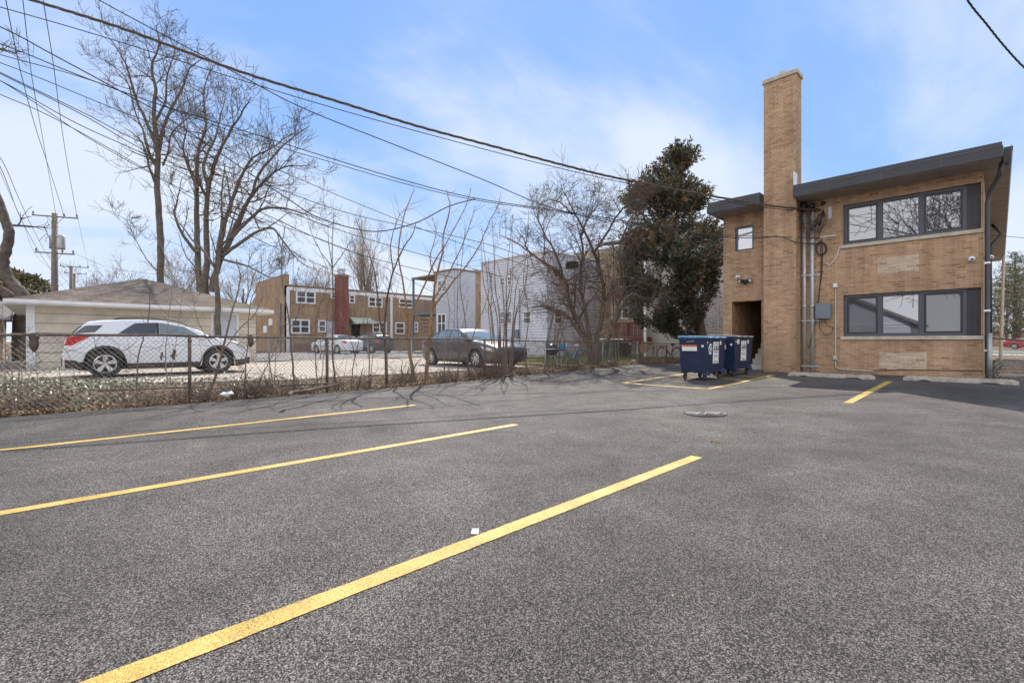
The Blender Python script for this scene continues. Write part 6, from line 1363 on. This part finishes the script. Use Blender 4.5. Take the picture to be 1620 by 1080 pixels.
def gravel(rr): return rr.uniform(-.1, 1.3), rr.uniform(17.6, 32)
scatter('gravel', 'stop', 6000, gravel, (.015, .05), 6, 'loose pale gravel beside the east wall', 'gravel', lift=.04)
# fallen branches and bits behind the fence
for i, (a, b, w_, lab) in enumerate((((440, 610), (540, 606), .02, 'long thin fallen branch on the edge of the concrete pad'), ((150, 618), (330, 612), .018, 'fallen branch lying before the white crossover'), ((450, 625), (535, 608), .03, 'thick fallen stick beside the gnarled dead shrub'))):
    A0 = at(a[0], a[1], z=.26); B0 = at(b[0], b[1], z=.26); rr = random.Random(i); mb = MB(); mb.tube([A0.lerp(B0, k / 6) + V((rr.uniform(-.05, .05), rr.uniform(-.05, .05), 0)) for k in range(7)], [w_ * (1.2 - .1 * k) for k in range(7)], 6)
    tag(mb.build('fallen_branch', M['barkd'], loc=A0), lab, 'branch')
p = at(364, 628, z=.1); mb = MB(); rr = random.Random(6); mb.ell((p.x - .25, p.y, .13), (.08, .12, .05), 14, 9); mb.v = [tuple(V(q) + V((0, 0, 1)) * .04 * NZ.noise(V(q) * 14) + V((.03, .03, 0)) * NZ.noise(V(q) * 9)) for q in mb.v]
tag(mb.build('plastic_bag', M['bagwhite'], loc=(p.x - .25, p.y, .12)), 'crumpled white plastic bag at the foot of the fence before the crossover bumper', 'bag')
# ------------------------------------------------------------------ yard things
def bicycle(name, label, pa, pb, pm, R_=.32, basket=False):
    Y_ = (pb - pa); t_ = thing(name, label, 'bicycle', (pa + pb) / 2, None); d = Y_.normalized(); c_ = (pa + pb) / 2; L_ = 1.05; a = c_ - d * L_ / 2; b = c_ + d * L_ / 2; n = V((d.y, -d.x, 0)); U = EZ
    for q, nm in ((a, 'wheel'), (b, 'wheel')):
        o_ = q + U * R_; mb = MB(); mb.tube([o_ + d * R_ * math.cos(x) + U * R_ * math.sin(x) for x in [2 * math.pi * i / 28 for i in range(29)]], .020, 6, False); wo = mb.build('wheel', M['rubber'], t_, smooth=True)
        mb = MB(); mb.tube([o_ + d * (R_ - .03) * math.cos(x) + U * (R_ - .03) * math.sin(x) for x in [2 * math.pi * i / 28 for i in range(29)]], .010, 4, False)
        for k in range(14): x = 2 * math.pi * k / 14; mb.tube([o_, o_ + d * (R_ - .03) * math.cos(x) + U * (R_ - .03) * math.sin(x)], .0025, 3, False)
        mb.build('rim', M['chrome'], wo)
        mb = MB(); mb.tube([o_ + (d * math.cos(x) + U * math.sin(x)) * (R_ + .035) for x in [math.pi * (.05 + .95 * i / 10) for i in range(11)]], .016, 4); mb.build('mudguard', M[pm], t_)
    fr_ = a + U * R_; re = b + U * R_; bb_ = c_ + d * .08 + U * .27; hd = a + d * .22 + U * .72; st_ = c_ + d * .25 + U * .70
    mb = MB(); mb.tube([fr_, a + d * .10 + U * .6, hd, hd + U * .1 + d * .03], .016, 6); mb.tube([hd - U * .02, c_ - d * .02 + U * .42, bb_], .02, 6); mb.tube([hd - U * .12, bb_], .018, 6); mb.tube([bb_, st_], .017, 6); mb.tube([bb_, re], .012, 6); mb.tube([st_ - U * .08, re], .010, 6); mb.build('frame', M[pm], t_)
    mb = MB(); h2 = hd + U * .2 + d * .03; mb.tube([h2 + n * .3 + d * .18, h2 + n * .22 + U * .02, h2, h2 - n * .22 + U * .02, h2 - n * .3 + d * .18], .012, 6); mb.tube([hd, h2], .012, 6); mb.build('handlebar', M['chrome'], t_)
    mb = MB(); mb.ell(tuple(st_ + U * .10), (.09, .13, .045)); mb.tube([st_, st_ + U * .09], .013, 6); mb.build('saddle', M['sticker' if basket else 'black'], t_, smooth=True)
    mb = MB(); mb.lathe([(0, 0), (.09, 0), (.09, .01), (0, .01)], bb_ + n * .04, n, 14); mb.tube([bb_ - U * .15 + n * .1, bb_ + n * .05, bb_ - n * .05, bb_ + U * .15 - n * .1], .009, 5); mb.build('crank', M['chromed'], t_)
    if basket: mb = MB(); k_ = hd + U * .06 - d * .18; mb.lathe([(.1, -.12), (.14, .1), (.135, .1), (.09, -.12)], k_, U, 12); mb.build('basket', M['lidblue'], t_)
    return t_
pa = V((-11.45, 13.75, .2)); pb = V((-11.3, 14.8, .2)); bicycle('bicycle', 'light blue bicycle leaning just behind the fence left of the galvanised posts', pa, pb, 'bikeblue', basket=True)
a_ = at(1047, 560, X=-11.4); pa = V((-11.4, a_.y, .2)); bicycle('bicycle', 'dark purple bicycle behind the fence left of the dumpsters', pa, pa + V((.25, 1.0, 0)), 'bikepurple')
p = at(872, 560, X=-11.6); p.z = .2; t_ = thing('kettle_grill', 'round dark kettle grill on thin legs standing left of the blue bicycle', 'grill', p)
mb = MB(); mb.lathe([(0, .42), (.15, .45), (.25, .56), (.27, .66), (.27, .68), (.2, .8), (.08, .86), (0, .87)], p, (0, 0, 1), 20); mb.build('bowl', M['black'], t_, smooth=True)
mb = MB(); mb.lathe([(.275, .655), (.285, .67), (.275, .685)], p, (0, 0, 1), 20); mb.build('rim', M['chrome'], t_)
for k in range(3): a = k * 2.09; MB().tube([p + V((.15 * math.cos(a), .15 * math.sin(a), .5)), p + V((.32 * math.cos(a), .32 * math.sin(a), 0))], .012, 6).build('leg', M['galv'], t_)
def cart(px, X, mat, label):
    p = at(px, 545, X=X); p.z = .2; t_ = thing('wheeled_bin', label, 'bin', p, 'wheeled bins below the red porch'); mb = MB()
    vs = [(sx * a + p.x, sy * b + p.y, z + .2) for z, a, b in ((.06, .22, .2), (.95, .29, .27), (1.0, .31, .29)) for sx, sy in ((-1, -1), (1, -1), (1, 1), (-1, 1))]; mb.add(vs, [(3, 2, 1, 0), (8, 9, 10, 11)] + [(4 * i + k, 4 * i + (k + 1) % 4, 4 * i + 4 + (k + 1) % 4, 4 * i + 4 + k) for i in range(2) for k in range(4)]); mb.build('body', M[mat], t_, bevel=.015)
    mb = MB(); mb.prism([(-.32, 1.0), (.33, 1.0), (.3, 1.06), (-.28, 1.1)], (V((p.x, p.y, .203)), EX, EY), -.3, .3); mb.build('lid', M[mat], t_, bevel=.01)
    for s in (-1, 1): mb = MB(); mb.lathe([(0, 0), (.11, 0), (.12, .03), (.11, .05), (0, .05)], (p.x - .22, p.y + s * .27 - .025, .32), (0, 1, 0), 14); mb.build('wheel', M['rubber'], t_)
    return t_, p
cart(947, -15.6, 'green', 'green wheeled bin right of the crooked tree trunk'); cart(962, -15.6, 'green', 'green wheeled bin next to the black bins'); cart(977, -15.7, 'black', 'black wheeled bin without label between green and labelled bins')
t_, p = cart(990, -15.6, 'black', 'black wheeled bin with a white label under the red porch'); MB().box(p.x + .305, p.x + .312, p.y - .13, p.y + .13, .95, 1.08).build('label', M['sticker'], t_)
MB
p = at(1014, 560, X=-11.5); p.z = .2; t_ = thing('folding_chair', 'folding wooden chair with tan fabric back just behind the fence', 'chair', p)
d = V((.3, .95, 0)).normalized(); n = V((d.y, -d.x, 0))
def qd(a, b, c, e): return MB().add([a, b, c, e, a + n.cross(d) * .0 + V((.012, .004, .01)), b + V((.012, .004, .01)), c + V((.012, .004, .01)), e + V((.012, .004, .01))], [(0, 1, 2, 3), (7, 6, 5, 4), (0, 4, 5, 1), (1, 5, 6, 2), (2, 6, 7, 3), (3, 7, 4, 0)])
B0 = p + d * .12 + V((0, 0, .45)); qd(B0 - n * .26, B0 + n * .26, B0 + n * .26 + d * .18 + V((0, 0, .48)), B0 - n * .26 + d * .18 + V((0, 0, .48))).build('backrest', M['woodtan'], t_)
S0 = p - d * .32 + V((0, 0, .42)); qd(S0 - n * .25, S0 + n * .25, S0 + n * .25 + d * .45, S0 - n * .25 + d * .45).build('seat', M['woodtan'], t_)
for s in (-1, 1):
    MB().tube([p + n * s * .27 - d * .4, p + n * s * .27 + d * .34 + V((0, 0, .95))], .016, 6).build('leg', M['wood'], t_); MB().tube([p + n * s * .25 + d * .32, p + n * s * .25 - d * .34 + V((0, 0, .44))], .016, 6).build('leg', M['wood'], t_)
p = at(1036, 560, X=-12.6); p.z = .2; t_ = thing('garden_table', 'weathered wooden garden table between folding chair and purple bicycle', 'table', p)
MB().box(p.x - .45, p.x + .45, p.y - .6, p.y + .6, .88, .93).build('tabletop', M['wood'], t_)
for sx in (-1, 1):
    for sy in (-1, 1): MB().box(p.x + sx * .38 - .035, p.x + sx * .38 + .035, p.y + sy * .52 - .035, p.y + sy * .52 + .035, .2, .88).build('leg', M['wood'], t_)
for px, s, lab in ((966, .16, 'rounded grey stone at the foot of the fence before the bins'), (1003, .12, 'small brown stone left of the folding chair legs')):
    p = at(px, 560, X=-11.2); mb = MB(); mb.ell((p.x, p.y, .2 + s * .45), (s, s, s * .7), 12, 8); mb.v = [tuple(V(q) + V((1, 1, 1)) * .03 * NZ.noise(V(q) * 7)) for q in mb.v]; tag(mb.build('stone', M['stone'], loc=(p.x, p.y, .2), smooth=True), lab, 'stone')
# brick paving steps and low things right of the building
mb = MB()
for i in range(7): mb.box(.0 + .02 * i, .5 + .03 * (i % 3), 18 + i * 1.1, 18.7 + i * 1.1, .2, .27 + .05 * (i % 2))
tag(mb.build('brick_pile', M['brick_tan2'], loc=(.2, 18, .2)), 'stacked brown pavers on the gravel beside the east wall', 'pavers')
# what the windows of the apartment building mirror: the plots on the far side of the lot
b0 = V((-1.2, -15, .0))
rr = random.Random(52); t_ = thing('bare_tree', 'large bare tree across the lot, seen mirrored in the upper windows', 'tree', b0); mL, mT = MB(), MB()
mL.tube([b0, b0 + V((.1, 0, 2)), b0 + V((0, .2, 4.2))], [.42, .34, .3], 10)
for k in range(9):
    a = 6.28 * k / 9 + rr.random(); grow(mL, mT, b0 + V((0, .2, 3.2 + k * .12)), V((math.cos(a) * .7, math.sin(a) * .7, 1)), rr.uniform(5.5, 8), .2, 0, rr, .15, 5, .2, .6, .02)
mL.build('trunk', M['bark'], t_, smooth=True); mT.build('branches', M['bark'], t_)
t_ = thing('garage', 'white sided gable garage across the lot, seen mirrored in the ground floor window', 'garage', (-8.6, -12, 0))
mb = MB(); siding(mb, (V((0, -12, 0)), EX, EY), -12.6, -4.6, 0, 2.6, .2); mb.prism([(-12.6, 0), (-4.6, 0), (-4.6, 2.6), (-8.6, 4.7), (-12.6, 2.6)], (V((0, -12, 0)), EX, EY), -6, -.003); mb.build('wall', [M['siding2'], M['joint_shade']], t_)
mb = MB(); 
for s in (1, -1): mb.add([(-8.6, -11.6, 4.88), (-8.6 + s * 4.5, -11.6, 2.5), (-8.6 + s * 4.5, -18.4, 2.5), (-8.6, -18.4, 4.88), (-8.6, -11.6, 4.74), (-8.6 + s * 4.5, -11.6, 2.34), (-8.6 + s * 4.5, -18.4, 2.34), (-8.6, -18.4, 4.74)], [(0, 1, 2, 3), (7, 6, 5, 4), (0, 4, 5, 1), (1, 5, 6, 2), (2, 6, 7, 3)])
mb.build('roof', M['shingle_far'], t_)
